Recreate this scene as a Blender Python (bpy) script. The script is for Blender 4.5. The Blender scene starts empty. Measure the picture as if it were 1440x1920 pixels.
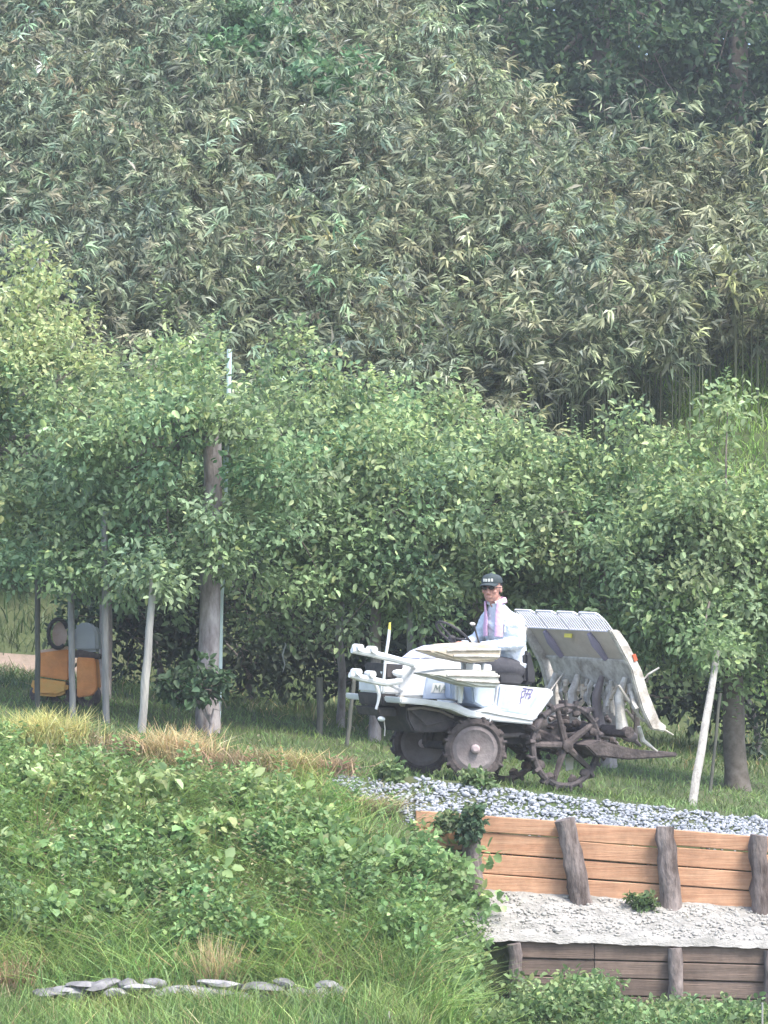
import bpy, bmesh, math, random
import numpy as np
from mathutils import Vector, Matrix, Euler

random.seed(7)
rng = np.random.default_rng(11)
sc = bpy.context.scene
COL = sc.collection
R = math.radians

# ------------------------------------------------------------------ camera
FPX = 6600.0                     # focal length in photo pixels (1440 wide)
CAM = Vector((0, 0, 0.8))
TILT = math.atan(340 / FPX)
cam_d = bpy.data.cameras.new('camera')
cam_d.sensor_fit = 'HORIZONTAL'
cam_d.sensor_width = 36
cam_d.lens = 36 * FPX / 1440
cam_d.clip_start = 0.5
cam_d.clip_end = 600
cam = bpy.data.objects.new('camera', cam_d)
COL.objects.link(cam)
cam.location = CAM
cam.rotation_euler = (R(90) + TILT, 0, 0)
sc.camera = cam

# ------------------------------------------------------------------ light
SUN = Vector((0.46, -0.52, 1.10)).normalized()      # towards the sun
w = bpy.data.worlds.new('World')
sc.world = w
w.use_nodes = True
wn = w.node_tree
sky = wn.nodes.new('ShaderNodeTexSky')
sky.sky_type = 'NISHITA'
sky.sun_disc = False
sky.sun_elevation = math.asin(SUN.z)
sky.sun_rotation = math.atan2(SUN.x, SUN.y)
sky.dust_density = 2.5
bg = wn.nodes['Background']
bg.inputs['Strength'].default_value = 0.15
wn.links.new(sky.outputs[0], bg.inputs['Color'])
sd = bpy.data.lights.new('sun', 'SUN')
sd.energy = 1.7
sd.angle = R(14)
sd.color = (1.0, 0.95, 0.87)
so = bpy.data.objects.new('sun', sd)
COL.objects.link(so)
so.location = (20, 0, 40)
so.rotation_euler = SUN.to_track_quat('Z', 'Y').to_euler()
sc.view_settings.view_transform = 'Standard'
sc.view_settings.look = 'None'
sc.view_settings.gamma = 1
sc.view_settings.exposure = 1.68
HAZE_DENSITY = 0.0010
sc.render.engine = 'CYCLES'
sc.cycles.use_denoising = True
sc.cycles.max_bounces = 5
sc.cycles.diffuse_bounces = 2
sc.cycles.transmission_bounces = 3
sc.cycles.volume_bounces = 0

# ------------------------------------------------------------------ helpers
FWD = Vector((0, math.cos(TILT), math.sin(TILT)))
UPV = Vector((0, -math.sin(TILT), math.cos(TILT)))


def ray(px, py):
    return FWD + Vector(((px - 720) / FPX, 0, 0)) + UPV * ((960 - py) / FPX)


def P(px, py, Y):
    """the point of the place that photo pixel (px, py) shows at depth Y"""
    d = ray(px, py)
    return CAM + d * (Y / d.y)


def link(o, parent=None):
    COL.objects.link(o)
    if parent is not None:
        o.parent = parent
    return o


def tag(o, label=None, cat=None, group=None, kind=None):
    if label: o['label'] = label
    if cat: o['category'] = cat
    if group: o['group'] = group
    if kind: o['kind'] = kind
    return o


def empty(name, loc, rot=(0, 0, 0), label=None, cat=None, group=None):
    e = bpy.data.objects.new(name, None)
    e.empty_display_size = 0.2
    e.location = loc
    e.rotation_euler = rot
    link(e)
    return tag(e, label, cat, group)


class MB:
    """collects shapes into one mesh"""
    def __init__(s):
        s.bm = bmesh.new()

    def poly(s, pts):
        return s.bm.faces.new([s.bm.verts.new(Vector(p)) for p in pts])

    def prism(s, pts, off, bevel=0.0, seg=2):
        off = Vector(off)
        b = bmesh.new()
        a = [b.verts.new(Vector(p)) for p in pts]
        c = [b.verts.new(Vector(p) + off) for p in pts]
        n = len(pts)
        b.faces.new(a)
        b.faces.new(c[::-1])
        for i in range(n):
            b.faces.new((a[i], c[i], c[(i + 1) % n], a[(i + 1) % n]))
        bmesh.ops.recalc_face_normals(b, faces=b.faces)
        if bevel:
            ed = [e for e in b.edges if len(e.link_faces) == 2 and e.calc_face_angle() > 0.45]
            bmesh.ops.bevel(b, geom=ed, offset=bevel, segments=seg, affect='EDGES', clamp_overlap=True)
        s.merge(b)
        return s

    def merge(s, b):
        m = bpy.data.meshes.new('tmp')
        b.to_mesh(m)
        b.free()
        s.bm.from_mesh(m)
        bpy.data.meshes.remove(m)

    def box(s, c, size, rot=None, bevel=0.0):
        b = bmesh.new()
        bmesh.ops.create_cube(b, size=1)
        bmesh.ops.scale(b, vec=Vector(size), verts=b.verts)
        if bevel:
            bmesh.ops.bevel(b, geom=list(b.edges), offset=bevel, segments=2, affect='EDGES', clamp_overlap=True)
        if rot is not None:
            bmesh.ops.rotate(b, cent=(0, 0, 0), matrix=rot, verts=b.verts)
        bmesh.ops.translate(b, vec=Vector(c), verts=b.verts)
        s.merge(b)
        return s

    def ball(s, c, rad, rot=None, sub=2):
        b = bmesh.new()
        bmesh.ops.create_icosphere(b, subdivisions=sub, radius=1)
        bmesh.ops.scale(b, vec=Vector(rad) if hasattr(rad, '__len__') else Vector((rad,) * 3), verts=b.verts)
        if rot is not None:
            bmesh.ops.rotate(b, cent=(0, 0, 0), matrix=rot, verts=b.verts)
        bmesh.ops.translate(b, vec=Vector(c), verts=b.verts)
        s.merge(b)
        return s

    def tube(s, pts, rad, n=8, cap=True, jitter=0.0, flat=None):
        pts = [Vector(p) for p in pts]
        if not hasattr(rad, '__len__'):
            rad = [rad] * len(pts)
        rings = []
        u = None
        for i, p in enumerate(pts):
            t = (pts[min(i + 1, len(pts) - 1)] - pts[max(i - 1, 0)]).normalized()
            if u is None:
                a = Vector((0, 0, 1)) if abs(t.z) < 0.9 else Vector((1, 0, 0))
                u = t.cross(a).normalized()
            else:
                u = (u - t * u.dot(t)).normalized()
            v = t.cross(u)
            ring = []
            for k in range(n):
                an = 2 * math.pi * k / n
                rr = rad[i] * (1 + (random.uniform(-jitter, jitter) if jitter else 0))
                fu, fv = (1, 1) if flat is None else flat
                ring.append(s.bm.verts.new(p + u * (math.cos(an) * rr * fu) + v * (math.sin(an) * rr * fv)))
            rings.append(ring)
        for a, b in zip(rings[:-1], rings[1:]):
            for k in range(n):
                s.bm.faces.new((a[k], a[(k + 1) % n], b[(k + 1) % n], b[k]))
        if cap:
            s.bm.faces.new(rings[0][::-1])
            s.bm.faces.new(rings[-1])
        return s

    def loft(s, rings, cap=True):
        """rings: list of lists of points, all of one length"""
        vs = [[s.bm.verts.new(Vector(p)) for p in r] for r in rings]
        n = len(vs[0])
        for a, b in zip(vs[:-1], vs[1:]):
            for k in range(n):
                s.bm.faces.new((a[k], a[(k + 1) % n], b[(k + 1) % n], b[k]))
        if cap:
            s.bm.faces.new(vs[0][::-1])
            s.bm.faces.new(vs[-1])
        return s

    def lathe(s, prof, origin=(0, 0, 0), n=28):
        """prof: (axial y, radius) pairs around the local y axis, closed"""
        o = Vector(origin)
        rings = []
        for k in range(n):
            an = 2 * math.pi * k / n
            rings.append([s.bm.verts.new(o + Vector((math.cos(an) * r, y, math.sin(an) * r))) for y, r in prof])
        m = len(prof)
        for k in range(n):
            a, b = rings[k], rings[(k + 1) % n]
            for i in range(m):
                j = (i + 1) % m
                s.bm.faces.new((a[i], a[j], b[j], b[i]))
        return s

    def build(s, name, mat, parent=None, smooth=False, rough=0.0):
        bmesh.ops.recalc_face_normals(s.bm, faces=s.bm.faces)
        if rough:
            for v in s.bm.verts:
                v.co += Vector((random.uniform(-rough, rough), random.uniform(-rough, rough), random.uniform(-rough, rough)))
        me = bpy.data.meshes.new(name)
        s.bm.to_mesh(me)
        s.bm.free()
        if smooth:
            me.polygons.foreach_set('use_smooth', [True] * len(me.polygons))
            try:
                me.set_sharp_from_angle(angle=R(38))
            except Exception:
                pass
        me.materials.append(mat)
        return link(bpy.data.objects.new(name, me), parent)


def np_mesh(name, verts, quads, mat, cols=None, parent=None, smooth=False):
    verts = np.asarray(verts, dtype=np.float32)
    quads = np.asarray(quads, dtype=np.int32)
    me = bpy.data.meshes.new(name)
    me.vertices.add(len(verts))
    me.vertices.foreach_set('co', verts.ravel())
    k = quads.shape[1]
    me.loops.add(quads.size)
    me.loops.foreach_set('vertex_index', quads.ravel())
    me.polygons.add(len(quads))
    me.polygons.foreach_set('loop_start', np.arange(0, quads.size, k, dtype=np.int32))
    me.polygons.foreach_set('loop_total', np.full(len(quads), k, dtype=np.int32))
    if cols is not None:
        at = me.attributes.new('Col', 'FLOAT_COLOR', 'POINT')
        c4 = np.ones((len(verts), 4), dtype=np.float32)
        c4[:, :3] = cols
        at.data.foreach_set('color', c4.ravel())
    if smooth:
        me.polygons.foreach_set('use_smooth', np.ones(len(quads), dtype=bool))
    me.update(calc_edges=True)
    me.validate()
    me.materials.append(mat)
    return link(bpy.data.objects.new(name, me), parent)


def nrm(a):
    return a / np.maximum(np.linalg.norm(a, axis=-1, keepdims=True), 1e-6)


def leaf_geo(c, d, n, ln, wd, droop=0.12, fold=0.10):
    """lozenge leaves folded along the midrib: base, left, tip, right"""
    c = np.asarray(c); d = nrm(np.asarray(d)); n = np.asarray(n)
    s = nrm(np.cross(d, n)); n = nrm(np.cross(s, d))
    ln = np.asarray(ln)[:, None]; wd = np.asarray(wd)[:, None]
    mid = c + d * ln * 0.45
    v = np.stack([c, mid + s * wd * .5 + n * ln * fold, c + d * ln - n * ln * droop, mid - s * wd * .5 + n * ln * fold], axis=1)
    N = len(c)
    q = np.arange(N * 4).reshape(N, 4)
    return v.reshape(-1, 3), q


def leaf_hex(c, d, n, ln, wd, droop=0.14, fold=0.09):
    """rounded leaves of two faces folded along the midrib"""
    c = np.asarray(c); d = nrm(np.asarray(d)); n = np.asarray(n)
    s = nrm(np.cross(d, n)); n = nrm(np.cross(s, d))
    ln = np.asarray(ln)[:, None]; wd = np.asarray(wd)[:, None]
    a = c + d * ln * .28 + n * ln * fold; b = c + d * ln * .70 + n * ln * fold * .5
    v = np.stack([c, a + s * wd * .46, b + s * wd * .38, c + d * ln - n * ln * droop, b - s * wd * .38, a - s * wd * .46], axis=1)
    base = (np.arange(len(c)) * 6)[:, None]
    q = np.concatenate([base + np.array([[0, 1, 2, 3]]), base + np.array([[0, 3, 4, 5]])])
    return v.reshape(-1, 3), q


def blade_geo(b, up, bend, ln, wd, k):
    b = np.asarray(b); up = nrm(up); N = len(b)
    bend = np.asarray(bend)
    s = nrm(np.cross(up, rng.normal(size=(N, 3))))
    ln = ln[:, None]; wd = wd[:, None]; k = k[:, None]
    vs = []
    for t, ww in ((0, 1), (.5, .8), (1, .12)):
        p = b + up * ln * t * (1 - .25 * k * t) + bend * ln * k * t * t
        vs += [p - s * wd * ww * .5, p + s * wd * ww * .5]
    v = np.stack(vs, axis=1).reshape(-1, 3)
    base = (np.arange(N) * 6)[:, None]
    q = np.concatenate([base + np.array([[0, 1, 3, 2]]), base + np.array([[2, 3, 5, 4]])])
    return v, q


TIP = np.array([[1, 1, 1], [1, 1, 1], [1.05, 1.03, 1], [1.05, 1.03, 1], [1.5, 1.32, 1.2], [1.5, 1.32, 1.2]])


def vnoise(x, y, s=1.0, seed=0):
    """cheap smooth value noise, about -1..1"""
    x = np.asarray(x) / s; y = np.asarray(y) / s
    r = 0
    for i, (a, b, p) in enumerate(((1.0, .7, 0), (-.6, 1.3, 2.1), (1.9, .4, 4.2), (.3, -2.2, 1.3), (2.7, 1.7, .4))):
        r = r + np.sin(a * x * 2 + b * y * 2 + p + seed * 1.7 * (i + 1)) / (1 + i * .35)
    return r / 2.6


# ------------------------------------------------------------------ materials
def mat(name, color, rough=0.7, noise=None, metallic=0.0, bump=0.0, bscale=30.0, col2=None, stretch=(1, 1, 1), spec=0.3, rand=0.0, contrast=(0.35, 0.65), stain=0.0):
    m = bpy.data.materials.new(name)
    m.use_nodes = True
    nt = m.node_tree
    b = nt.nodes['Principled BSDF']
    b.inputs['Roughness'].default_value = rough
    b.inputs['Metallic'].default_value = metallic
    b.inputs['Specular IOR Level'].default_value = spec
    b.inputs['Base Color'].default_value = (*color, 1)
    tc = nt.nodes.new('ShaderNodeTexCoord')
    mp = nt.nodes.new('ShaderNodeMapping')
    mp.inputs['Scale'].default_value = stretch
    nt.links.new(tc.outputs['Object'], mp.inputs[0])
    out = None
    if col2 is not None:
        nz = nt.nodes.new('ShaderNodeTexNoise')
        nz.inputs['Scale'].default_value = noise or 6
        nz.inputs['Detail'].default_value = 6
        nz.inputs['Roughness'].default_value = .65
        nt.links.new(mp.outputs[0], nz.inputs['Vector'])
        cr = nt.nodes.new('ShaderNodeValToRGB')
        cr.color_ramp.elements[0].position = contrast[0]
        cr.color_ramp.elements[1].position = contrast[1]
        cr.color_ramp.elements[0].color = (*color, 1)
        cr.color_ramp.elements[1].color = (*col2, 1)
        nt.links.new(nz.outputs['Fac'], cr.inputs[0])
        out = cr.outputs[0]
    if rand:
        oi = nt.nodes.new('ShaderNodeObjectInfo')
        mr = nt.nodes.new('ShaderNodeMapRange')
        mr.inputs['To Min'].default_value = 1 - rand
        mr.inputs['To Max'].default_value = 1 + rand
        nt.links.new(oi.outputs['Random'], mr.inputs['Value'])
        hs = nt.nodes.new('ShaderNodeHueSaturation')
        nt.links.new(mr.outputs[0], hs.inputs['Value'])
        if out is not None:
            nt.links.new(out, hs.inputs['Color'])
        else:
            hs.inputs['Color'].default_value = (*color, 1)
        out = hs.outputs[0]
    if stain and out is not None:
        ns = nt.nodes.new('ShaderNodeTexNoise')
        ns.inputs['Scale'].default_value = 3.2; ns.inputs['Detail'].default_value = 7; ns.inputs['Roughness'].default_value = .7
        nt.links.new(tc.outputs['Object'], ns.inputs['Vector'])
        sr = nt.nodes.new('ShaderNodeMapRange')
        sr.inputs['From Min'].default_value = .38; sr.inputs['From Max'].default_value = .62
        sr.inputs['To Min'].default_value = 1 - stain; sr.inputs['To Max'].default_value = 1.05
        nt.links.new(ns.outputs['Fac'], sr.inputs['Value'])
        h2 = nt.nodes.new('ShaderNodeHueSaturation')
        nt.links.new(sr.outputs[0], h2.inputs['Value']); nt.links.new(out, h2.inputs['Color'])
        out = h2.outputs[0]
    if out is not None:
        nt.links.new(out, b.inputs['Base Color'])
    if bump:
        n2 = nt.nodes.new('ShaderNodeTexNoise')
        n2.inputs['Scale'].default_value = bscale
        n2.inputs['Detail'].default_value = 5
        nt.links.new(mp.outputs[0], n2.inputs['Vector'])
        bp = nt.nodes.new('ShaderNodeBump')
        bp.inputs['Strength'].default_value = bump
        bp.inputs['Distance'].default_value = 0.02
        nt.links.new(n2.outputs['Fac'], bp.inputs['Height'])
        nt.links.new(bp.outputs[0], b.inputs['Normal'])
    return m


def leaf_mat(name, trans=0.3, rough=0.5, gloss=0.06):
    m = bpy.data.materials.new(name)
    m.use_nodes = True
    nt = m.node_tree
    nt.nodes.remove(nt.nodes['Principled BSDF'])
    out = nt.nodes['Material Output']
    at = nt.nodes.new('ShaderNodeAttribute'); at.attribute_name = 'Col'
    d = nt.nodes.new('ShaderNodeBsdfDiffuse')
    t = nt.nodes.new('ShaderNodeBsdfTranslucent')
    g = nt.nodes.new('ShaderNodeBsdfGlossy'); g.inputs['Roughness'].default_value = rough; g.inputs['Color'].default_value = (.55, .6, .55, 1)
    hs = nt.nodes.new('ShaderNodeHueSaturation'); hs.inputs['Value'].default_value = 1.25; hs.inputs['Saturation'].default_value = 1.1
    m1 = nt.nodes.new('ShaderNodeMixShader'); m1.inputs[0].default_value = trans
    m2 = nt.nodes.new('ShaderNodeMixShader'); m2.inputs[0].default_value = gloss
    nt.links.new(at.outputs['Color'], d.inputs['Color'])
    nt.links.new(at.outputs['Color'], hs.inputs['Color'])
    nt.links.new(hs.outputs[0], t.inputs['Color'])
    nt.links.new(d.outputs[0], m1.inputs[1]); nt.links.new(t.outputs[0], m1.inputs[2])
    nt.links.new(m1.outputs[0], m2.inputs[1]); nt.links.new(g.outputs[0], m2.inputs[2])
    nt.links.new(m2.outputs[0], out.inputs['Surface'])
    return m


M_LEAF = leaf_mat('tree_leaf', .38, .6, .04)
M_BAMBOO = leaf_mat('bamboo_leaf', .28, .6, .045)
M_GRASS = leaf_mat('grass_blade', .30, .5, .05)
M_DRY = leaf_mat('dry_grass', .2, .7, .02)
M_BARK = mat('bark', (.15, .125, .12), .9, 9, bump=.8, bscale=25, col2=(.40, .37, .37), stretch=(1, 1, .35))
M_TWIG = mat('twig_bark', (.09, .075, .06), .9, 12, col2=(.17, .15, .13))
M_CULM = mat('bamboo_culm', (.34, .36, .25), .5, 5, col2=(.22, .26, .15))
M_GROUND = mat('ground_soil', (.055, .085, .03), .95, 1.2, bump=.6, bscale=14, col2=(.085, .095, .045))
M_EARTH = mat('bare_earth', (.28, .215, .175), .95, 3, bump=.7, bscale=14, col2=(.19, .155, .115))
M_PLANK = mat('new_plank', (.45, .235, .135), .8, 5, bump=.3, bscale=16, col2=(.57, .345, .215), stretch=(.35, 13, 13), rand=.08, stain=.28)
M_OLDPLANK = mat('old_plank', (.15, .115, .095), .9, 4, bump=.4, bscale=16, col2=(.24, .175, .14), stretch=(.35, 13, 13), rand=.15, stain=.35)
M_POST = mat('weathered_post', (.075, .058, .052), .95, 5, bump=1.0, bscale=26, col2=(.29, .245, .23), stretch=(1.6, 1.6, .5), rand=.1, contrast=(.38, .66))
M_GRAVEL = mat('gravel_stone', (.15, .165, .19), .9, 26, col2=(.44, .46, .49), bump=.3, bscale=40)
M_MORTAR = mat('rough_mortar', (.20, .197, .18), .95, 4.5, bump=1.0, bscale=34, col2=(.40, .385, .36), contrast=(.30, .62), stretch=(1, 2.2, 2.2))
M_STONE = mat('field_stone', (.13, .13, .14), .9, 8, bump=.8, bscale=18, col2=(.31, .30, .30), rand=.4)
M_PROPW = mat('pale_prop', (.42, .41, .375), .85, 7, bump=.6, bscale=25, col2=(.25, .24, .225), stretch=(3, 3, .4))
M_PROPG = mat('grey_prop', (.15, .152, .15), .9, 7, bump=.6, bscale=25, col2=(.25, .255, .25), stretch=(3, 3, .4))
M_PROPD = mat('dark_prop', (.075, .08, .07), .9, 10, bump=.4, bscale=25, col2=(.13, .13, .11), stretch=(3, 3, .4))
M_PIPE = mat('pale_blue_pipe', (.55, .68, .70), .45, 3, col2=(.48, .6, .62))


def smooth(a, b, x):
    t = np.clip((np.asarray(x) - a) / (b - a), 0, 1)
    return t * t * (3 - 2 * t)


# ------------------------------------------------------------------ terrain
X0 = 0.25                     # where the plank wall starts


def plank_top(x): return -.153 - .0775 * (x - .762)
def plank_bot(x): return -.77 - .068 * (x - .83)
def low_top(x): return -1.09 - .027 * (x - .99)


CREST_X = [-8, -1, 0.4, 1.27, 2.25, 2.9, 3.9, 5.2, 9]
CREST_Y = [63, 62, 59.5, 55.6, 52.3, 50.5, 49.8, 49.0, 48]


def H(x, Y):
    x = np.asarray(x, dtype=float); Y = np.asarray(Y, dtype=float)
    xc = np.clip(x, -7, 7)
    zp = .145 - .12 * xc
    fade = 1 - smooth(38, 44, Y)
    yc = np.interp(x, CREST_X, CREST_Y)
    back = zp * fade + .145 * (1 - fade) + .05 * np.clip(Y - 31, 0, 10) + 1.0 * np.clip(Y - 41, 0, 3.5) \
        + .5 * np.clip(np.minimum(Y, yc) - 44.5, 0, 40) - .45 * np.clip(Y - yc, 0, 14) + .8 * np.clip(Y - 76, 0, 24)
    back = back + .05 * vnoise(x, Y, 2.2) * smooth(31, 36, Y) + .25 * vnoise(x, Y, 4.0, 3) * smooth(45, 49, Y)
    # left, a grassy bank
    t = np.clip((28.75 - Y) / 3.3, 0, 1)
    left = zp + (-1.38 - zp) * (t * .85 + .15 * smooth(0, 1, t)) - .13 * np.clip(25.4 - Y, 0, 5)
    left = left + .07 * vnoise(x, Y, .9, 5) * smooth(28.9, 28.2, Y)
    # right, stepped walls
    zt, zb, zl = plank_top(x) - .03, plank_bot(x), low_top(x) - .02
    f = np.where(Y > 28.0, zt + (zp - zt) * smooth(28.0, 28.65, Y),
        np.where(Y > 27.93, zb + (zt - zb) * np.clip((Y - 27.93) / .07, 0, 1),
        np.where(Y > 27.32, zl + (zb - zl) * np.clip((Y - 27.32) / .61, 0, 1),
        np.where(Y > 27.26, -1.75 + (zl + 1.75) * np.clip((Y - 27.26) / .06, 0, 1), -1.75 - .1 * np.clip(26 - Y, 0, 5)))))
    mound = left - 2.0 * np.clip(x - X0, 0, 9)
    right = np.where(Y < 27.87, np.maximum(f, mound), f)
    front = np.where(x < X0, left, right)
    return np.where(Y >= 28.75, back, front)


gx = np.concatenate([[-160, -80, -40, -20, -12], np.arange(-8, -4, .3), np.arange(-4, 4.6, .1), np.arange(4.6, 9, .3), [12, 20, 40, 80, 160]])
gy = np.concatenate([[-20, 0, 10, 16, 20, 22], np.arange(23, 27.2, .12), [27.2, 27.26, 27.32, 27.4, 27.5, 27.62, 27.74, 27.86, 27.869, 27.93, 28.0, 28.1, 28.2, 28.35, 28.5, 28.65, 28.74, 28.75],
                     np.arange(28.9, 46, .25), np.arange(46, 80, .5), [82, 85, 90, 95, 100, 110, 160]])
GX, GY = np.meshgrid(gx, gy)
GZ = H(GX, GY)
nv = len(gx)
idx = np.arange(len(gx) * len(gy)).reshape(len(gy), nv)
quads = np.stack([idx[:-1, :-1], idx[:-1, 1:], idx[1:, 1:], idx[1:, :-1]], -1).reshape(-1, 4)
g = np_mesh('ground', np.stack([GX, GY, GZ], -1).reshape(-1, 3), quads, M_GROUND, smooth=True)
tag(g, 'grass covered orchard ground, track and hillside', kind='structure')

# bare earth path beyond the orchard on the left
ex = np.linspace(-8, -3.55, 24); ey = np.linspace(40.5, 41.4, 10)
EX, EY = np.meshgrid(ex, ey)
EY = EY + .12 * vnoise(EX, EY, .5)
ii = np.arange(EX.size).reshape(EX.shape)
q = np.stack([ii[:-1, :-1], ii[:-1, 1:], ii[1:, 1:], ii[1:, :-1]], -1).reshape(-1, 4)
tag(np_mesh('dirt_path', np.stack([EX, EY, H(EX, EY) + .03], -1).reshape(-1, 3), q, M_EARTH, smooth=True), 'bare pale earth path beyond the trees on the left', kind='structure')


def in_view(x, y, m=1.2):
    return np.abs(x) < np.asarray(y) * 720 / FPX + m


# ------------------------------------------------------------------ plank retaining walls
def quad_plank(mb, xa, xb, za_t, zb_t, za_b, zb_b, Y, th):
    pts = [(xa, Y, za_t), (xb, Y, zb_t), (xb, Y, zb_b), (xa, Y, za_b)]
    mb.prism(pts, (0, th, 0), bevel=.006, seg=1)


def px_x(px, Y): return (px - 720) / FPX * Y


def log_post(parent, xt, zt, xb, zb, Y, r, m):
    mb = MB()
    n = 9
    pts = []
    rad = []
    for i in range(n):
        t = i / (n - 1)
        pts.append((xt + (xb - xt) * t + random.uniform(-.010, .010), Y + random.uniform(-.006, .006), zt + (zb - zt) * t))
        rad.append(r * (.93 + .12 * t + random.uniform(-.05, .05)))
    mb.tube(pts, rad, n=14, jitter=.11)
    return mb.build('post', m, parent, smooth=True)


YW = 27.86
wall = empty('retaining_wall', (px_x(1100, YW), YW, plank_bot(1.6)), label='orange plank retaining wall with dark log posts below the gravel shoulder', cat='wall')
wo = Vector(wall.location)
bays = [px_x(p, YW) for p in (779, 882, 1072, 1250, 1424, 1600, 1780)]
for xa, xb in zip(bays[:-1], bays[1:]):
    cuts = [0, .24 + random.uniform(-.02, .02), .5 + random.uniform(-.02, .02), .75 + random.uniform(-.02, .02), 1]
    for i in range(4):
        a, b = cuts[i], cuts[i + 1]
        mb = MB()
        gp = .005
        def zz(x, t): return plank_top(x) + (plank_bot(x) - plank_top(x)) * t
        tl = random.uniform(-.006, .006)
        quad_plank(mb, xa + .002 - wo.x, xb - .002 - wo.x, zz(xa, a) - gp + tl - wo.z, zz(xb, a) - gp - wo.z, zz(xa, b) + gp + tl - wo.z, zz(xb, b) + gp - wo.z,
                   YW + random.uniform(-.010, .010) - wo.y, .045)
        mb.build('plank', M_PLANK, wall)
for (tx, ty, bx_, by_, r) in ((884, 1512, 888, 1670, .075), (1057, 1536, 1092, 1690, .082), (1247, 1550, 1258, 1703, .082), (1421, 1566, 1428, 1716, .075), (1600, 1580, 1606, 1730, .08)):
    a = P(tx, ty, YW - .085); b = P(bx_, by_ + 12, YW - .085)
    log_post(wall, a.x - wo.x, a.z - wo.z, b.x - wo.x, b.z - wo.z, YW - .085 - wo.y, r, M_POST)

YL = 27.22
lw = empty('low_retaining_wall', (px_x(1200, YL), YL, -1.6), label='low dark weathered plank wall below the pale ledge, half hidden by weeds', cat='wall')
lo = Vector(lw.location)
bays = [px_x(p, YL) for p in (964, 1112, 1258, 1436, 1600, 1760)]
for xa, xb in zip(bays[:-1], bays[1:]):
    for i in range(4):
        t0, t1 = i * .135, (i + 1) * .135
        mb = MB()
        quad_plank(mb, xa + .002 - lo.x, xb - .002 - lo.x, low_top(xa) - .012 - t0 - lo.z, low_top(xb) - .012 - t0 - lo.z, low_top(xa) - .004 - t1 - lo.z, low_top(xb) - .004 - t1 - lo.z,
                   YL + random.uniform(-.008, .008) - lo.y, .035)
        mb.build('plank', M_OLDPLANK, lw)
for p in (964, 1260, 1438, 1600):
    x = px_x(p, YL)
    log_post(lw, x - lo.x, low_top(x) - .03 - lo.z, x + .01 - lo.x, -1.85 - lo.z, YL - .06 - lo.y, .058, M_POST)

# pale rough ledge between the two walls
lx = np.linspace(.45, 5.2, 150); lyv = np.linspace(YL - .035, YW - .0, 22)
LX, LY = np.meshgrid(lx, lyv)
LT = (LY - lyv[0]) / (lyv[-1] - lyv[0])
LZ = low_top(LX) + (plank_bot(LX) + .0 - low_top(LX)) * LT + .03 + .008 * vnoise(LX, LY, .15, 2) + .006 * vnoise(LX, LY, .05, 7)
LZ[0] -= .045
ii = np.arange(LX.size).reshape(LX.shape)
q = np.stack([ii[:-1, :-1], ii[:-1, 1:], ii[1:, 1:], ii[1:, :-1]], -1).reshape(-1, 4)
tag(np_mesh('ledge', np.stack([LX, LY, LZ], -1).reshape(-1, 3), q, M_MORTAR, smooth=True), 'pale rough stony ledge between the two plank walls', kind='structure')

# gravel: real stones spread on the shoulder and the ledge
ico = bmesh.new(); bmesh.ops.create_icosphere(ico, subdivisions=1, radius=1)
ico.verts.ensure_lookup_table()
IV = np.array([v.co[:] for v in ico.verts]); IF = np.array([[v.index for v in f.verts] for f in ico.faces]); ico.free()


def stones(name, pos, size, m, flat=.7):
    N = len(pos); V = len(IV)
    sc3 = size[:, None, None] * rng.uniform(.7, 1.3, (N, 1, 3)) * np.array([1, 1, flat])
    a = rng.uniform(0, 6.28, N)
    v = IV[None] * (1 + rng.uniform(-.28, .28, (N, V, 1))) * sc3
    ca, sa = np.cos(a)[:, None], np.sin(a)[:, None]
    v = np.stack([v[..., 0] * ca - v[..., 1] * sa, v[..., 0] * sa + v[..., 1] * ca, v[..., 2]], -1) + pos[:, None, :]
    f = (IF[None] + (np.arange(N) * V)[:, None, None]).reshape(-1, 3)
    return np_mesh(name, v.reshape(-1, 3), f, m)


N = 7800
x = rng.uniform(-.42, 4.9, N); y = 27.96 + rng.beta(1.1, 1.2, N) * .62
keep = (x > .15) | (y > 28.12 + (.15 - x) * .45)
x, y = x[keep], y[keep]
s = rng.gamma(2.6, .0032, len(x)) + .004
gr = stones('gravel', np.stack([x, y, H(x, y) + s * .3 + .004 + .010 * vnoise(x, y, .12, 9)], -1), s, M_GRAVEL)
tag(gr, 'pale blue grey crushed gravel along the edge of the track', 'gravel', kind='stuff')
N = 2600
x = rng.uniform(.6, 4.9, N); y = YL + rng.uniform(.0, .6, N)
t = (y - lyv[0]) / (lyv[-1] - lyv[0])
s = rng.gamma(3, .0022, N) + .003
tag(stones('ledge_gravel', np.stack([x, y, low_top(x) + (plank_bot(x) - low_top(x)) * t + .034], -1), s, mat('ledge_stone', (.30, .29, .27), .95, 12, col2=(.42, .41, .38))), 'small pale stones lying on the ledge', 'gravel', kind='stuff')

# ------------------------------------------------------------------ vegetation
def tone(base, N, var=.25, hue=.12):
    """albedo with random brightness and a little hue drift"""
    b = np.asarray(base)[None] * np.exp(rng.normal(0, var, (N, 1)))
    return np.clip(b * np.exp(rng.normal(0, hue, (N, 3)) * np.array([1, .4, 1])), 0.005, .8)


def rand_dir(N):
    return nrm(rng.normal(size=(N, 3)))


def leaves_obj(name, parts, m, parent=None):
    """parts: list of (verts, quads, cols per leaf)"""
    V, Q, C = [], [], []
    o = 0
    for v, q, c in parts:
        V.append(v); Q.append(q + o); C.append(c if len(c) == len(v) else np.repeat(c, len(v) // len(c), axis=0))
        o += len(v)
    return np_mesh(name, np.concatenate(V), np.concatenate(Q), m, np.concatenate(C), parent)


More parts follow.
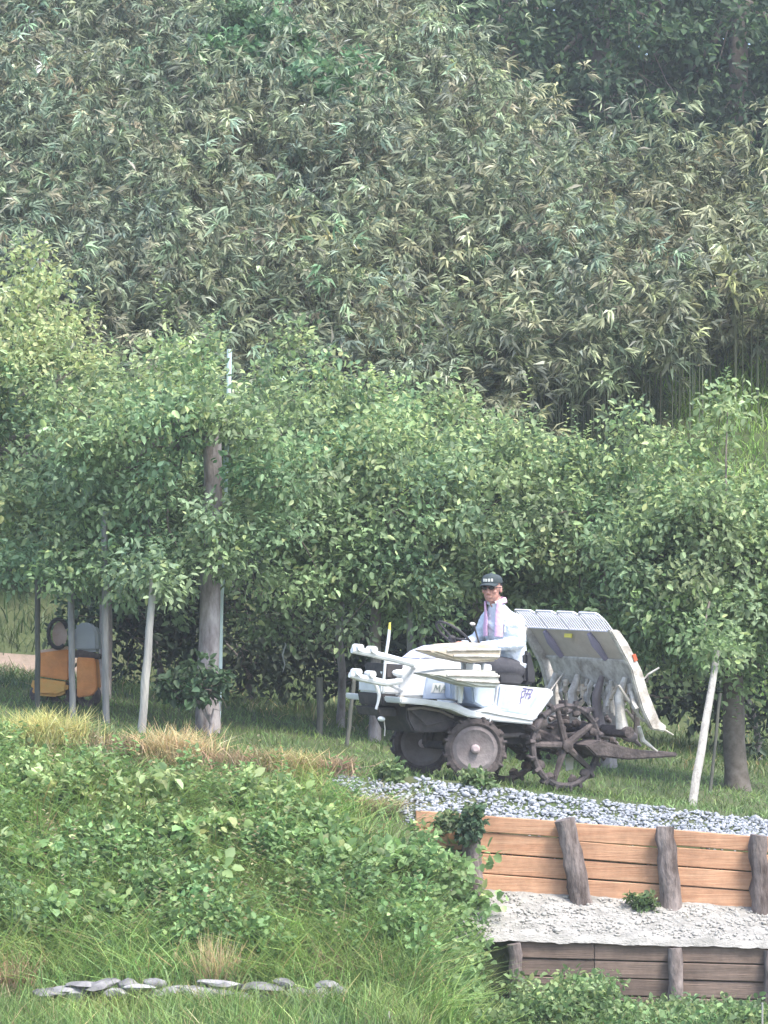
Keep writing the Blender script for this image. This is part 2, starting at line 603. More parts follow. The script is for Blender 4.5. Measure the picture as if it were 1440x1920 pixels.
# --- bamboo thicket on the hill (one mass)
def bamboo(n_try, Ymin, Ymax):
    x = rng.uniform(-8.5, 8.5, n_try); y = rng.uniform(Ymin, Ymax, n_try)
    edge = np.interp(x, [0.6, 1.2, 2.4, 3.6, 4.6], [42.4, 43.0, 43.2, 43.7, 44.3]) + .3 * vnoise(x, y, .4, 3)
    yc = np.interp(x, CREST_X, CREST_Y)
    k = (y > edge) & in_view(x, y, 1.3) & (y < yc + .4) & (y < 62) & (vnoise(x, y, .75, 12) < .62)
    x, y = x[k], y[k]
    N = len(x)
    z = H(x, y)
    h = rng.uniform(1.3, 2.5, N) * (1 + .34 * vnoise(x, y, .8, 4) + .28 * vnoise(x, y, 1.7, 14))
    gap = (y < edge[k] + 1.1) & (x > .8)
    az = rng.uniform(0, 6.28, N)
    lean = np.stack([np.cos(az), np.sin(az) - .7, 0 * az], -1) * rng.uniform(.1, .5, (N, 1))
    K = 11
    t = rng.uniform(.22, 1.0, (N, K)) ** .8
    low = np.where(x > 2.3, .50, .40 + .2 * vnoise(x, y, .5, 2))
    t = np.where(gap[:, None], low[:, None] + (1 - low[:, None]) * t, t)
    ra = rng.uniform(0, 6.28, (N, K)); rr = rng.uniform(.06, .5, (N, K)) * (1.25 - .6 * t)
    base = np.stack([x, y, z], -1)
    sp = base[:, None] + lean[:, None] * (t ** 2 * h[:, None])[..., None] + np.stack([np.cos(ra) * rr, np.sin(ra) * rr, t * h[:, None]], -1)
    sd_ = np.stack([np.cos(ra), np.sin(ra) - .25, rng.uniform(-.25, .45, (N, K))], -1)
    J = 13
    c = np.repeat(sp.reshape(-1, 3), J, 0)
    d = nrm(np.repeat(nrm(sd_.reshape(-1, 3)), J, 0) + rng.normal(0, .42, (len(c), 3)) + np.array([0, 0, -.30]))
    c = c + d * rng.uniform(-.03, .05, (len(c), 1))
    n = nrm(rng.normal(0, .55, (len(c), 3)) + np.array([0, -.25, 1]))
    L = len(c)
    ln = rng.uniform(.11, .25, L); wd = ln * rng.uniform(.14, .22, L)
    v, q = leaf_geo(c, d, n, ln, wd, droop=.22, fold=.05)
    pl = tone((.164, .212, .140), N, .26, .09)
    warm = np.clip(.5 + .5 * vnoise(x, y, 2.0, 8) + .07 * x, 0, 1)[:, None]
    pl = pl * (1 + warm * np.array([.36, .16, .02]))
    straw = rng.uniform(size=N) < .09
    pl[straw] = tone((.23, .23, .15), straw.sum(), .2, .06)
    col = np.repeat(np.repeat(pl, K, 0) * np.exp(rng.normal(0, .30, (N * K, 1))), J, 0) * np.exp(rng.normal(0, .18, (L, 1)))
    pale = rng.uniform(size=L) < .03
    col[pale] = tone((.36, .37, .28), pale.sum(), .2, .06)
    culms = np.stack([base, base + np.stack([0 * h, 0 * h, h], -1) * .6, base + lean * h[:, None] + np.stack([0 * h, 0 * h, h], -1) * .97], 1)
    return (v, q, np.clip(col, 0, .7)), culms


lv, culms = bamboo(5400, 42.2, 62)
# culms inside the thicket, thin three sided tubes
N = len(culms)
cv = []
for k in range(3):
    an = k * 2.094
    off = np.array([math.cos(an), math.sin(an), 0])
    for j, rr in enumerate((.011, .009, .003)):
        cv.append(culms[:, j] + off * rr)
cv = np.stack(cv, 1)          # N,9,3
qs = []
for k in range(3):
    k2 = (k + 1) % 3
    for j in range(2):
        qs.append([k * 3 + j, k2 * 3 + j, k2 * 3 + j + 1, k * 3 + j + 1])
qq = (np.array(qs)[None] + (np.arange(N) * 9)[:, None, None]).reshape(-1, 4)
cc = tone((.13, .15, .09), N, .25, .05)
th = leaves_obj('bamboo_thicket', [lv], M_BAMBOO)
tag(th, 'dense grey green bamboo thicket covering the hillside', 'bamboo', kind='stuff')
bs = np_mesh('bamboo_stems', cv.reshape(-1, 3), qq, M_BAMBOO, np.repeat(cc, 9, 0), th)
bs['kind'] = 'stuff'

# single culms one can pick out in the dark gap under the thicket
ORD = ('first', 'second', 'third', 'fourth', 'fifth', 'sixth', 'seventh', 'eighth', 'ninth', 'tenth', 'eleventh', 'twelfth')
for ci_, (px, pyt, pyb, Y) in enumerate(sorted(((1264, 690, 800, 45.0), (1283, 655, 815, 45.2), (1305, 680, 790, 45.3), (1031, 745, 812, 44.9), (1142, 700, 790, 45.0), (1118, 735, 800, 45.4), (1070, 760, 810, 44.8), (1415, 790, 850, 44.6), (1427, 780, 858, 44.5), (955, 725, 770, 45.1), (1005, 740, 800, 45.0), (1345, 760, 840, 45.1)))):
    a = P(px, pyt, Y)
    xb = a.x + random.uniform(-.03, .03)
    zb = float(H(xb, Y)) - .05
    mb = MB()
    mb.tube([(0, 0, 0), (random.uniform(-.03, .03), 0, (a.z - zb) * .5), (a.x - xb, random.uniform(-.05, .05), a.z - zb + .12)], [.014, .012, .007], n=6)
    for s_ in range(3):
        f = .3 + .22 * s_
        mb.tube([(0, 0, (a.z - zb) * f - .008), (0, 0, (a.z - zb) * f + .008)], .016, n=6)
    o = mb.build('bamboo_culm', M_CULM, smooth=True)
    o.location = (xb, Y, zb)
    tag(o, ORD[ci_] + ' thin pale bare bamboo culm from the left in the dark gap below the thicket', 'bamboo', 'bare culms along the foot of the bamboo thicket')


# --- trees
def foliage(centers, rads, per, lsize, base, young_toplit=None, young_toplit_f=.15, flat=.75, up=0.6, hang=.25, asp=.55):
    """leaf clumps: leaves spread through flattened balls, denser to the outside"""
    K = len(centers)
    n = np.maximum((per * (rads / rads.mean()) ** 2).astype(int), 4)
    ci = np.repeat(np.arange(K), n)
    L = len(ci)
    u = rand_dir(L)
    rad = rng.uniform(0, 1, L) ** .5
    pos = centers[ci] + u * (rad * rads[ci])[:, None] * np.array([1, 1, flat])
    d = nrm(u * .7 + rng.normal(0, .6, (L, 3)) + np.array([0, 0, -hang]))
    nn = nrm(rng.normal(0, .6, (L, 3)) + u * .4 + np.array([0, 0, up]))
    ln = rng.uniform(.5, 1.35, L) * lsize
    v, q = leaf_hex(pos, d, nn, ln, ln * asp * rng.uniform(.8, 1.15, L))
    ct = tone(base, K, .16, .06)
    col = ct[ci] * np.exp(rng.normal(0, .22, (L, 1)))
    if young_toplit is not None:
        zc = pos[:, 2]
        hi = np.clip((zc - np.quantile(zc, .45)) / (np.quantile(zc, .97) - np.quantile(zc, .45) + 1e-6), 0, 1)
        yk = (rng.uniform(size=L) < young_toplit_f * (.5 + 4.0 * hi ** 1.5))  # paler leaves favour the top: new growth, and top light painted in
        col[yk] = tone(young_toplit, yk.sum(), .2, .06)
    return v, q, np.clip(col, .004, .7)


def shoots(starts, length, lsize, base, per=16):
    K = len(starts)
    t = np.tile(np.linspace(.05, 1, per), K)
    dirs = nrm(np.stack([rng.normal(0, .28, K), rng.normal(0, .28, K), np.ones(K)], -1))
    ci = np.repeat(np.arange(K), per)
    pos = starts[ci] + dirs[ci] * (t * length[ci])[:, None]
    L = len(pos)
    a = np.arange(L) * 2.4 + rng.normal(0, .3, L)
    d = nrm(np.stack([np.cos(a), np.sin(a), .55 - .3 * (1 - t)], -1))
    nn = nrm(np.stack([-np.cos(a) * .5, -np.sin(a) * .5, np.ones(L)], -1) + rng.normal(0, .2, (L, 3)))
    ln = lsize * rng.uniform(.7, 1.15, L) * (1.1 - .45 * t)
    v, q = leaf_hex(pos, d, nn, ln, ln * .5)
    return v, q, tone(base, L, .18, .06)


def orchard_tree(name, base, trunk_r, fork, crown, rad, nclump, per, label, lsize=.072, color=(.205, .292, .158), young_toplit=(.35, .435, .205),
                 young_toplit_f=.12, nshoot=14, lean=(0, 0), extra=None, cat='tree', group='trees of the orchard', nlimb=6, clump_r=(.20, .36), barkm=None, avoid=()):
    base = Vector(base)
    root = empty(name, base, label=label, cat=cat, group=group)
    b0 = np.array(base)
    cr = np.array(crown) - b0
    rad = np.array(rad)
    top = np.array([lean[0], lean[1], fork])
    mb = MB()
    n = 7
    pts = []
    for i in range(n):
        t = i / (n - 1)
        pts.append(Vector((top[0] * t ** 1.3 + random.uniform(-.02, .02), top[1] * t + random.uniform(-.02, .02), -.08 + (fork + .08) * t)))
    mb.tube(pts, [trunk_r * (1.25 if i == 0 else 1.0 - .22 * i / n) for i in range(n)], n=12, jitter=.06)
    mb.build('trunk', barkm or M_BARK, root, smooth=True)
    # clump centres through the crown, more of them near its skin
    u = rand_dir(nclump)
    rr = rng.uniform(.15, 1, nclump) ** .45
    cen = cr + u * rr[:, None] * rad * (1 + .12 * rng.normal(size=(nclump, 1)))
    if extra is not None:
        cen = np.concatenate([cen, np.array(extra) - b0])
    if avoid:
        wc = cen + b0
        px_ = 720 + FPX * wc[:, 0] / wc[:, 1]; py_ = 1300 - FPX * (wc[:, 2] - .8) / wc[:, 1]
        kk = np.ones(len(cen), bool)
        for (a0, a1, b0_, b1_) in avoid:
            kk &= ~((px_ > a0) & (px_ < a1) & (py_ > b0_) & (py_ < b1_) & (wc[:, 1] < base.y + .5))
        u = u[kk[:len(u)]]; nclump = len(u)
        cen = cen[kk]
    for i in range(nlimb):
        hi_ = cen[cen[:, 2] > top[2] - (.1 if fork > .8 else 9)]
        hi_ = hi_ if len(hi_) else cen
        e = hi_[(i * 7) % len(hi_)] * .9
        mid = top + (e - top) * .5 + np.array([random.uniform(-.15, .15), random.uniform(-.15, .15), -.05 + random.uniform(-.1, .12)])
        mb = MB()
        mb.tube([top - np.array([0, 0, .08]), top * .7 + mid * .3 + np.array([0, 0, .04]), mid, mid * .45 + e * .55, e], [trunk_r * .55, trunk_r * .42, trunk_r * .3, trunk_r * .2, .008], n=8, jitter=.05)
        mb.build('limb', barkm or M_BARK, root, smooth=True)
    cl = rng.uniform(clump_r[0], clump_r[1], len(cen))
    parts = [foliage(cen, cl, per, lsize, color, young_toplit, young_toplit_f)]
    if nshoot:
        up = u[:, 2] > .15
        st = cen[:len(u)][up]
        if len(st):
            st = st[rng.integers(0, len(st), nshoot)] + rng.normal(0, .12, (nshoot, 3)) + np.array([0, 0, .05])
            parts.append(shoots(st, rng.uniform(.25, .65, nshoot), lsize * 1.05, young_toplit))
            st2 = cen[rng.integers(0, len(cen), nshoot * 3)] + rng.normal(0, .15, (nshoot * 3, 3))
            parts.append(shoots(st2, rng.uniform(.2, .45, nshoot * 3), lsize, color, per=13))
    leaves_obj('crown', parts, M_LEAF, root)
    # twigs carrying the clumps
    mb = MB()
    for i in rng.integers(0, len(cen), 48):
        e = cen[i]
        s0 = cen[rng.integers(0, len(cen))] * .25 + top * .25 + e * .5
        mb.tube([s0, (s0 + e) / 2 + rng.normal(0, .05, 3), e], [.012, .009, .004], n=5, cap=False)
    mb.build('twigs', M_TWIG, root)['kind'] = 'stuff'
    return root


def gp(px, Y):
    x = px_x(px, Y)
    return (x, Y, float(H(x, Y)))


def W(px, py, Y):
    return tuple(P(px, py, Y))


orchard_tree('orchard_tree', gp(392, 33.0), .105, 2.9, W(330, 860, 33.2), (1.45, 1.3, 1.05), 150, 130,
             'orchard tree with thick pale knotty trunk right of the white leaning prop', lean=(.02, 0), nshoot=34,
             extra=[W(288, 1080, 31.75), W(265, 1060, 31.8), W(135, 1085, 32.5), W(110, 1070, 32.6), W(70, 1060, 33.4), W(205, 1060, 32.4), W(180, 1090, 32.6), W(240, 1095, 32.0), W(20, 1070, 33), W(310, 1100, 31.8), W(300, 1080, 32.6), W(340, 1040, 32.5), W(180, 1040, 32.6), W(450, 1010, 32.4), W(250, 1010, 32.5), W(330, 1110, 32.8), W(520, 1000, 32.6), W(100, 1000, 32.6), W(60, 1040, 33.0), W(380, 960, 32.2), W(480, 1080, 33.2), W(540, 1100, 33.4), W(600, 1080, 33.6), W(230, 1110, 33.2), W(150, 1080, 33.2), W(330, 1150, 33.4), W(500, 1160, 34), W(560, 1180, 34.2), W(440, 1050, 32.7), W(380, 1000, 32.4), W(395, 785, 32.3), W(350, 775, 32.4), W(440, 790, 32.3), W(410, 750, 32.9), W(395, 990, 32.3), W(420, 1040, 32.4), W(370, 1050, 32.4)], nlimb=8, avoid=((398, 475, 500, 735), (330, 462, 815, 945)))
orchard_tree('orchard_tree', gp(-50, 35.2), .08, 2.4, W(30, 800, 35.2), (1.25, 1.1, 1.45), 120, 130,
             'tallest orchard tree with yellowish top at the left edge', young_toplit_f=.34, nshoot=30,
             extra=[W(40, 500, 35), W(70, 540, 35), W(20, 560, 35), W(95, 590, 35), W(60, 470, 35.1), W(110, 530, 35), W(30, 620, 34.9), W(80, 650, 34.8)], color=(.20, .28, .145), young_toplit=(.40, .46, .23))
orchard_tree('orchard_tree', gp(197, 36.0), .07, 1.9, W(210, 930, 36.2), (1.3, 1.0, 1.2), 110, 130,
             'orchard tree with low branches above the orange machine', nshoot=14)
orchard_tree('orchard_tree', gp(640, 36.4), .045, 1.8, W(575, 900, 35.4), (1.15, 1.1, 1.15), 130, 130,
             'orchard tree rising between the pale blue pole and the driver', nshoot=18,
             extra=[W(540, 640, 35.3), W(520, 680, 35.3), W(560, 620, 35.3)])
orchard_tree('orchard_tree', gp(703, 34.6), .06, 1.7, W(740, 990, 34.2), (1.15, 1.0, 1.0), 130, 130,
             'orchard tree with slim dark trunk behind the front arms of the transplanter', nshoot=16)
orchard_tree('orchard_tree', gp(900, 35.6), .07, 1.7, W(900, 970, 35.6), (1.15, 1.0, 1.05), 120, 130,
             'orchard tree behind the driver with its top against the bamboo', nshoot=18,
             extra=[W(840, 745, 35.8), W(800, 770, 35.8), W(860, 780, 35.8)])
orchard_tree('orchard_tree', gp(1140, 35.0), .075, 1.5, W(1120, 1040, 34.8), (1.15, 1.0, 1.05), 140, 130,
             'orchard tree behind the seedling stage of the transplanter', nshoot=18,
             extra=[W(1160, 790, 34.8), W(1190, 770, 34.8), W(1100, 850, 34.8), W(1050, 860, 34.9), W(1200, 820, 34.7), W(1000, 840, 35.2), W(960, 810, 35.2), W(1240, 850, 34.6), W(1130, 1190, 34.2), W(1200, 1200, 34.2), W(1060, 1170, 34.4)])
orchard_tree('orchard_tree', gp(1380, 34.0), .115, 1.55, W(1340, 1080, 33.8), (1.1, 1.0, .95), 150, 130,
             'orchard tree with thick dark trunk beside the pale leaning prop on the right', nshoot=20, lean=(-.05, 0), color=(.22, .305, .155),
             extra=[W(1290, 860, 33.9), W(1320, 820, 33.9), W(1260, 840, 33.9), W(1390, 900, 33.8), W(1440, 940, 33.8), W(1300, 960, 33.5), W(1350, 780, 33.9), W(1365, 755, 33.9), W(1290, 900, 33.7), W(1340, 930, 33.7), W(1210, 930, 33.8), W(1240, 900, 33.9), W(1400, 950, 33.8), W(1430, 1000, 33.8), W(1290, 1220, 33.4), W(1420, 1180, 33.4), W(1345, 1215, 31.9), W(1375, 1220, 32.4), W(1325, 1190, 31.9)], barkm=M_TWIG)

# shrubs added to fill the dark hollow, deep shade painted into their leaf colour
for px, Y, h, rx, lb in ((470, 38.6, 1.9, 1.2, 'added shrub with shade in its leaf colour behind the thick pale trunk'), (300, 38.4, 1.7, 1.0, 'added shrub with shade in its leaf colour behind the white leaning prop'), (690, 38.8, 2.0, 1.2, 'added shrub with shade in its leaf colour left of the marker rod'),
                         (960, 38.6, 2.1, 1.2, 'added shrub with shade in its leaf colour behind the driver'), (1190, 38.7, 2.0, 1.2, 'added shrub with shade in its leaf colour behind the seedling stage'), (1420, 38.6, 1.9, 1.1, 'added shrub with shade in its leaf colour behind the thick dark trunk at the right edge'),
                         (830, 37.6, 1.6, .8, 'added shrub with shade in its leaf colour behind the steering wheel')):
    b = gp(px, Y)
    orchard_tree('shrub', b, .04, .35, (b[0], Y, b[2] + h * .62), (rx, .8, h * .55), 70, 58, lb, lsize=.10, color=(.042, .066, .042), young_toplit=None, nshoot=0, cat='shrub', group='added shade-coloured shrubs behind the orchard', nlimb=3, clump_r=(.25, .42))
b = gp(20, 42.6)
orchard_tree('shrub', b, .03, .3, (b[0] + .1, 42.5, b[2] + .35), (1.1, .5, .65), 60, 80, 'pale green sunlit shrub beyond the earth path at the left edge', lsize=.10, color=(.19, .28, .13), young_toplit=(.3, .38, .18), nshoot=6, cat='shrub', nlimb=3, clump_r=(.2, .32), group='low shrubs in the orchard')
# leafy suckers round the foot of the pale trunk
b = gp(395, 32.4)
orchard_tree('shrub', b, .02, .2, W(365, 1285, 32.4), (.34, .3, .20), 20, 50, 'low leafy suckers hiding the foot of the thick pale trunk', lsize=.08, color=(.055, .10, .05), young_toplit=None, nshoot=0, cat='shrub', nlimb=3, clump_r=(.10, .17), group='low shrubs in the orchard')

# --- dark forest beyond the ridge
for px, Y, zc, rx, rz, lb in ((960, 68, 12.5, 2.0, 4.2, 'dark forest tree at the top beside the bamboo ridge'), (1130, 66, 12.0, 1.9, 3.6, 'dark forest tree with rounded boughs just beyond the bamboo ridge'),
                              (1235, 70, 13.5, 2.1, 4.5, 'dark forest tree with pale leafy boughs at the top'), (1390, 66.5, 12.0, 1.7, 4.0, 'dark forest tree in the upper right corner'), (1530, 69, 13, 2.0, 4.5, 'dark forest tree cut by the right edge'),
                              (870, 71, 14.0, 1.9, 4.2, 'dark forest tree at the top showing just above the bamboo'), (1060, 73, 14.5, 2.4, 4.5, 'dark forest tree in the gap farther behind'), (1320, 75, 14.5, 2.6, 5.0, 'dark forest tree filling the dark gap at the top right')):
    x = px_x(px, Y)
    b = (x, Y, float(H(x, Y)))
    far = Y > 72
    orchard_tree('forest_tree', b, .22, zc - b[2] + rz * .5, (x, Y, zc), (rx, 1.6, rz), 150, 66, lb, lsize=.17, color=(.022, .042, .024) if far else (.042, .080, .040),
                 young_toplit=None if far else (.09, .15, .065), young_toplit_f=.16, nshoot=0, cat='tree', group='dark forest trees beyond the ridge', nlimb=4, clump_r=(.35, .65), barkm=M_TWIG)


# --- grasses
def scatter(n, x0, x1, y0, y1, dens=None):
    x = rng.uniform(x0, x1, n); y = rng.uniform(y0, y1, n)
    k = in_view(x, y, .9)
    if dens is not None:
        k &= rng.uniform(size=n) < dens(x, y)
    return x[k], y[k]


def grass(name, x, y, hmin, hmax, base, label, var=.25, wd=.008, bend=(.2, .9), dry=0.0, cat='grass', tuft=1, spread=.05, z=None):
    x = np.repeat(x, tuft) + rng.normal(0, spread, len(x) * tuft) * (tuft > 1)
    y = np.repeat(y, tuft) + rng.normal(0, spread, len(y) * tuft) * (tuft > 1)
    N = len(x)
    zz = H(x, y) - .02
    a = rng.uniform(0, 6.28, N)
    bd = np.stack([np.cos(a), np.sin(a), -.15 * np.ones(N)], -1)
    up = nrm(np.stack([rng.normal(0, .22, N), rng.normal(0, .22, N) - .06, np.ones(N)], -1))
    ln = rng.uniform(hmin, hmax, N)
    v, q = blade_geo(np.stack([x, y, zz], -1), up, bd, ln, wd * rng.uniform(.6, 1.4, N), rng.uniform(*bend, N))
    patch = np.exp(.25 * vnoise(x, y, 1.1, 6) + .25 * vnoise(x, y, .35, 9))[:, None] * (1 + .25 * np.clip(vnoise(x, y, .6, 4), 0, 1)[:, None] * np.array([1, .5, 0]))
    col = tone(base, N, var, .08) * patch
    if dry:
        k = rng.uniform(size=N) < dry
        col[k] = tone((.36, .30, .17), k.sum(), .25, .06)
    o = leaves_obj(name, [(v, q, np.clip((col[:, None, :] * TIP[None]).reshape(-1, 3), .01, .7))], M_GRASS)
    return tag(o, label, cat, kind='stuff')


def on_left(x, y):
    """share of the long weeds: the bank left of the wall and its mound"""
    return np.where(y > 28.55, .6, np.where((x < X0 + .1) | ((y < 27.8) & (H(x, y) > np.where(y > 27.3, low_top(x) + .12, -1.72))), 1.0, 0.0)) * (x < .95) * np.where((y > 27.4) & (x > .12), .08, 1)


x, y = scatter(26000, -5.6, 6.2, 28.75, 36.0, lambda a, b: np.where((b < 29.0) & (a > .2), .35, 1))
grass('orchard_grass', x, y, .05, .13, (.12, .19, .07), 'short green grass on the orchard floor and track', wd=.009)
x, y = scatter(14000, -6.5, 7, 36, 41.2)
grass('orchard_grass', x, y, .08, .22, (.095, .15, .055), 'grass under the farther orchard trees', wd=.012, dry=.08)
x, y = scatter(34000, -7.5, 8, 41.0, 46.4, lambda a, b: np.where((a < -3.5) & (b < 41.4), .1, 1))
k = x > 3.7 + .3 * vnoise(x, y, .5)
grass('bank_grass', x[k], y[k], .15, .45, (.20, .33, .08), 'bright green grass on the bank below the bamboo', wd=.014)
k = ~k & (rng.uniform(size=len(x)) < .7)  # bank grass again, with the shade of the gap painted into its albedo
grass('shade_dark_grass', x[k], y[k], .15, .45, (.06, .10, .04), 'grass with shade painted into its colour on the bank behind the orchard', wd=.014)
# long grass of the near bank
x, y = scatter(4200, -3.6, 1.3, 25.42, 28.9, lambda a, b: on_left(a, b) * np.where((b > 28.05) & (a > -.45), .15, 1))
k = vnoise(x, y, .7, 1) > -.7
hi = y > 27.95
grass('long_grass', x[k & hi], y[k & hi], .08, .22, (.14, .225, .075), 'shorter green grass on the crest of the near bank', wd=.007, tuft=14, spread=.05, dry=.12, bend=(.3, 1.1))
k &= ~hi & ~((x > -.2) & (y > 26.5) & (rng.uniform(size=len(x)) < .85))
grass('long_grass', x[k], y[k], .22, .58, (.19, .30, .105), 'long arching green grass on the near bank', wd=.010, tuft=13, spread=.05, dry=.06, bend=(.3, 1.1))
x, y = scatter(2500, -3.4, 4.2, 24.0, 26.9, lambda a, b: np.where(a < .9, np.where(b < 25.0, 1, .06), np.where(b < 26.6, 1.0, .6)))
grass('long_grass', x, y, .14, .36, (.15, .24, .08), 'green grass along the foot of the bank and low wall', wd=.007, tuft=12, spread=.06, dry=.07, bend=(.2, .8))
x, y = scatter(46, .8, 4.2, 27.3, 27.8)
grass('ledge_grass', x, y, .06, .20, (.24, .24, .13), 'thin dry grass sprouting on the pale ledge', wd=.005, tuft=5, spread=.03, dry=.5, bend=(.3, 1.2))
# broad leaved weeds
x, y = scatter(1500, -3.6, 1.25, 25.6, 28.45, on_left)
k = ((vnoise(x, y, .5, 2) > .08) | ((x > .2) & (y < 27.4))) & ~((y > 27.95) & (x > -2.9)) & ~((y > 27.6) & (x > -.5))
x, y = x[k], y[k]
hh = rng.uniform(.08, .40, len(x)) * np.where(y > 27.9, .45, np.where((x > -.15) & (y > 26.6) & ((y > 27.2) | (x < .28)), .45, np.where((x > .28) & (y > 26.5), 1.6, np.where(x > .1, 1.1, 1))))
cen = np.stack([x, y, H(x, y) + hh], -1)
wp = [foliage(cen, rng.uniform(.06, .18, len(x)), 42, .050, (.175, .275, .112), (.34, .44, .19), .18, flat=.9, up=1.0, hang=.05, asp=.75)]
kx = [(60, 1600), (230, 1490), (300, 1560), (120, 1480), (420, 1560), (210, 1690), (560, 1560), (640, 1620), (820, 1620), (500, 1490), (840, 1600), (860, 1680), (330, 1660), (90, 1720), (700, 1600)]
bc = []
for a, b_ in kx:
    # walk along the line of sight to the bank
    for Yk in np.arange(25.2, 28.6, .05):
        p = P(a, b_, Yk)
        if float(H(p.x, Yk)) + .30 > p.z:
            bc.append(np.array(p) + rng.normal(0, 1, (12, 3)) * np.array([.17, .06, .07]))
            break
bc = np.concatenate(bc)
wp.append(foliage(bc, np.full(len(bc), .10), 18, .085, (.21, .315, .13), (.38, .46, .22), .25, flat=.7, up=1.0, hang=.0, asp=.8))
x, y = scatter(420, -3.5, .6, 25.7, 28.0, lambda a, b: on_left(a, b) * np.where((a > -.3) & (b > 26.4), .1, 1))
wp.append(shoots(np.stack([x, y, H(x, y)], -1), rng.uniform(.25, .62, len(x)), .095, (.18, .275, .11), per=18))
x, y = scatter(130, -3.5, .6, 25.7, 28.0, lambda a, b: on_left(a, b) * np.where((a > -.3) & (b > 26.4), .1, 1))
wp.append(shoots(np.stack([x, y, H(x, y)], -1), rng.uniform(.3, .6, len(x)), .07, (.30, .27, .16), per=16))
tag(leaves_obj('weeds', wp, M_LEAF), 'broad leaved green weeds on the near bank', 'weeds', kind='stuff')
x, y = scatter(520, .7, 4.0, 25.6, 26.95)
hh = rng.uniform(.08, .32, len(x)) * np.where((x > 1.0) & (x < 1.7), 1.15, .55)
cen = np.stack([x, y, H(x, y) + hh], -1)
tag(leaves_obj('weeds', [foliage(cen, rng.uniform(.08, .17, len(x)), 40, .05, (.15, .23, .10), (.26, .34, .15), .10, flat=.9, up=1.0, hang=.05, asp=.7)], M_LEAF),
    'leafy weeds in front of the low plank wall', 'weeds', kind='stuff')


# single tufts one can pick out
def tuft(px, Y, n, h, base, label, spread=.1, wd=.008, bend=(.2, .9), lift=0.0, dz=0.0, name='dry_grass_tuft', cat='grass tuft', grp='dry grass tufts on the bank'):
    x = px_x(px, Y)
    z = float(H(x, Y)) - .02 + dz
    b = np.stack([rng.normal(0, spread, n), rng.normal(0, spread * .6, n), np.zeros(n)], -1)
    a = rng.uniform(0, 6.28, n)
    bd = np.stack([np.cos(a), np.sin(a), -.25 * np.ones(n)], -1)
    up = nrm(np.stack([rng.normal(0, .3, n), rng.normal(0, .25, n), np.ones(n)], -1))
    v, q = blade_geo(b, up, bd, rng.uniform(.5, 1.1, n) * h, wd * rng.uniform(.6, 1.4, n), rng.uniform(*bend, n))
    o = leaves_obj(name, [(v, q, np.clip((tone(base, n, .25, .08)[:, None, :] * TIP[None]).reshape(-1, 3), 0, .75))], M_DRY)
    o.location = (x, Y, z)
    return tag(o, label, cat, grp)


tuft(85, 28.62, 1000, .38, (.46, .45, .20), 'yellow green grass clump on the bank crest at far left', .16)
tuft(330, 28.6, 800, .38, (.52, .42, .25), 'straw coloured grass clump on the crest below the white prop', .14)
tuft(215, 28.6, 380, .24, (.33, .27, .18), 'brownish dry grass between the yellow clump and the straw clump', .15)
tuft(440, 28.55, 520, .25, (.30, .235, .16), 'brown withered grass on the crest right of the straw clump', .17)
tuft(545, 28.6, 320, .24, (.38, .34, .18), 'olive dry grass near the end of the withered strip', .12)
tuft(630, 28.6, 420, .24, (.31, .235, .17), 'brown dead grass clump at the left end of the gravel', .07)
tuft(690, 28.12, 620, .22, (.32, .29, .18), 'tangled dull brown weeds beside the gravel', .12, bend=(.5, 1.3))
tuft(400, 25.45, 260, .50, (.50, .40, .25), 'upright straw coloured tuft above the pale stones', .045, bend=(.0, .3))
tuft(437, 25.5, 90, .36, (.44, .35, .23), 'small dry tuft right of the upright straw tuft', .03, bend=(.0, .4))
tuft(20, 25.5, 260, .40, (.44, .31, .22), 'reddish dry grass at the lower left edge', .09, bend=(.0, .5))
tuft(620, 25.7, 240, .36, (.32, .26, .18), 'dull dry stalks right of the pale stones', .10, bend=(.1, .6))
for px, Y, lb in ((60, 26.9, 'tall bright grass tuft near the left edge of the bank'), (255, 26.6, 'tall bright grass tuft in the middle of the left bank'), (430, 27.1, 'tall arching grass tuft left of the bank middle'), (600, 27.0, 'tall yellow green grass tuft right of the bank middle'),
                  (560, 26.1, 'low arching grass tuft above the right end of the stones'), (800, 25.4, 'tall grass tuft at the bottom below the wall end'), (140, 26.1, 'long grass tuft above the left end of the stones'), (880, 25.7, 'tall grass tuft in front of the end of the low wall')):
    tuft(px, Y, 260, .55, (.22, .34, .11), lb, .10, wd=.009, bend=(.4, 1.2), name='grass_tuft', grp='tall green grass tufts on the bank')
x, y = scatter(190, -2.9, -.45, 28.3, 28.7)
k = vnoise(x, y, .35, 3) > -.2
dg_ = grass('dry_grass', x[k], y[k], .10, .26, (.27, .22, .13), 'brown withered grass strip along the crest of the near bank', wd=.006, tuft=12, spread=.05, dry=.2, bend=(.3, 1.2))
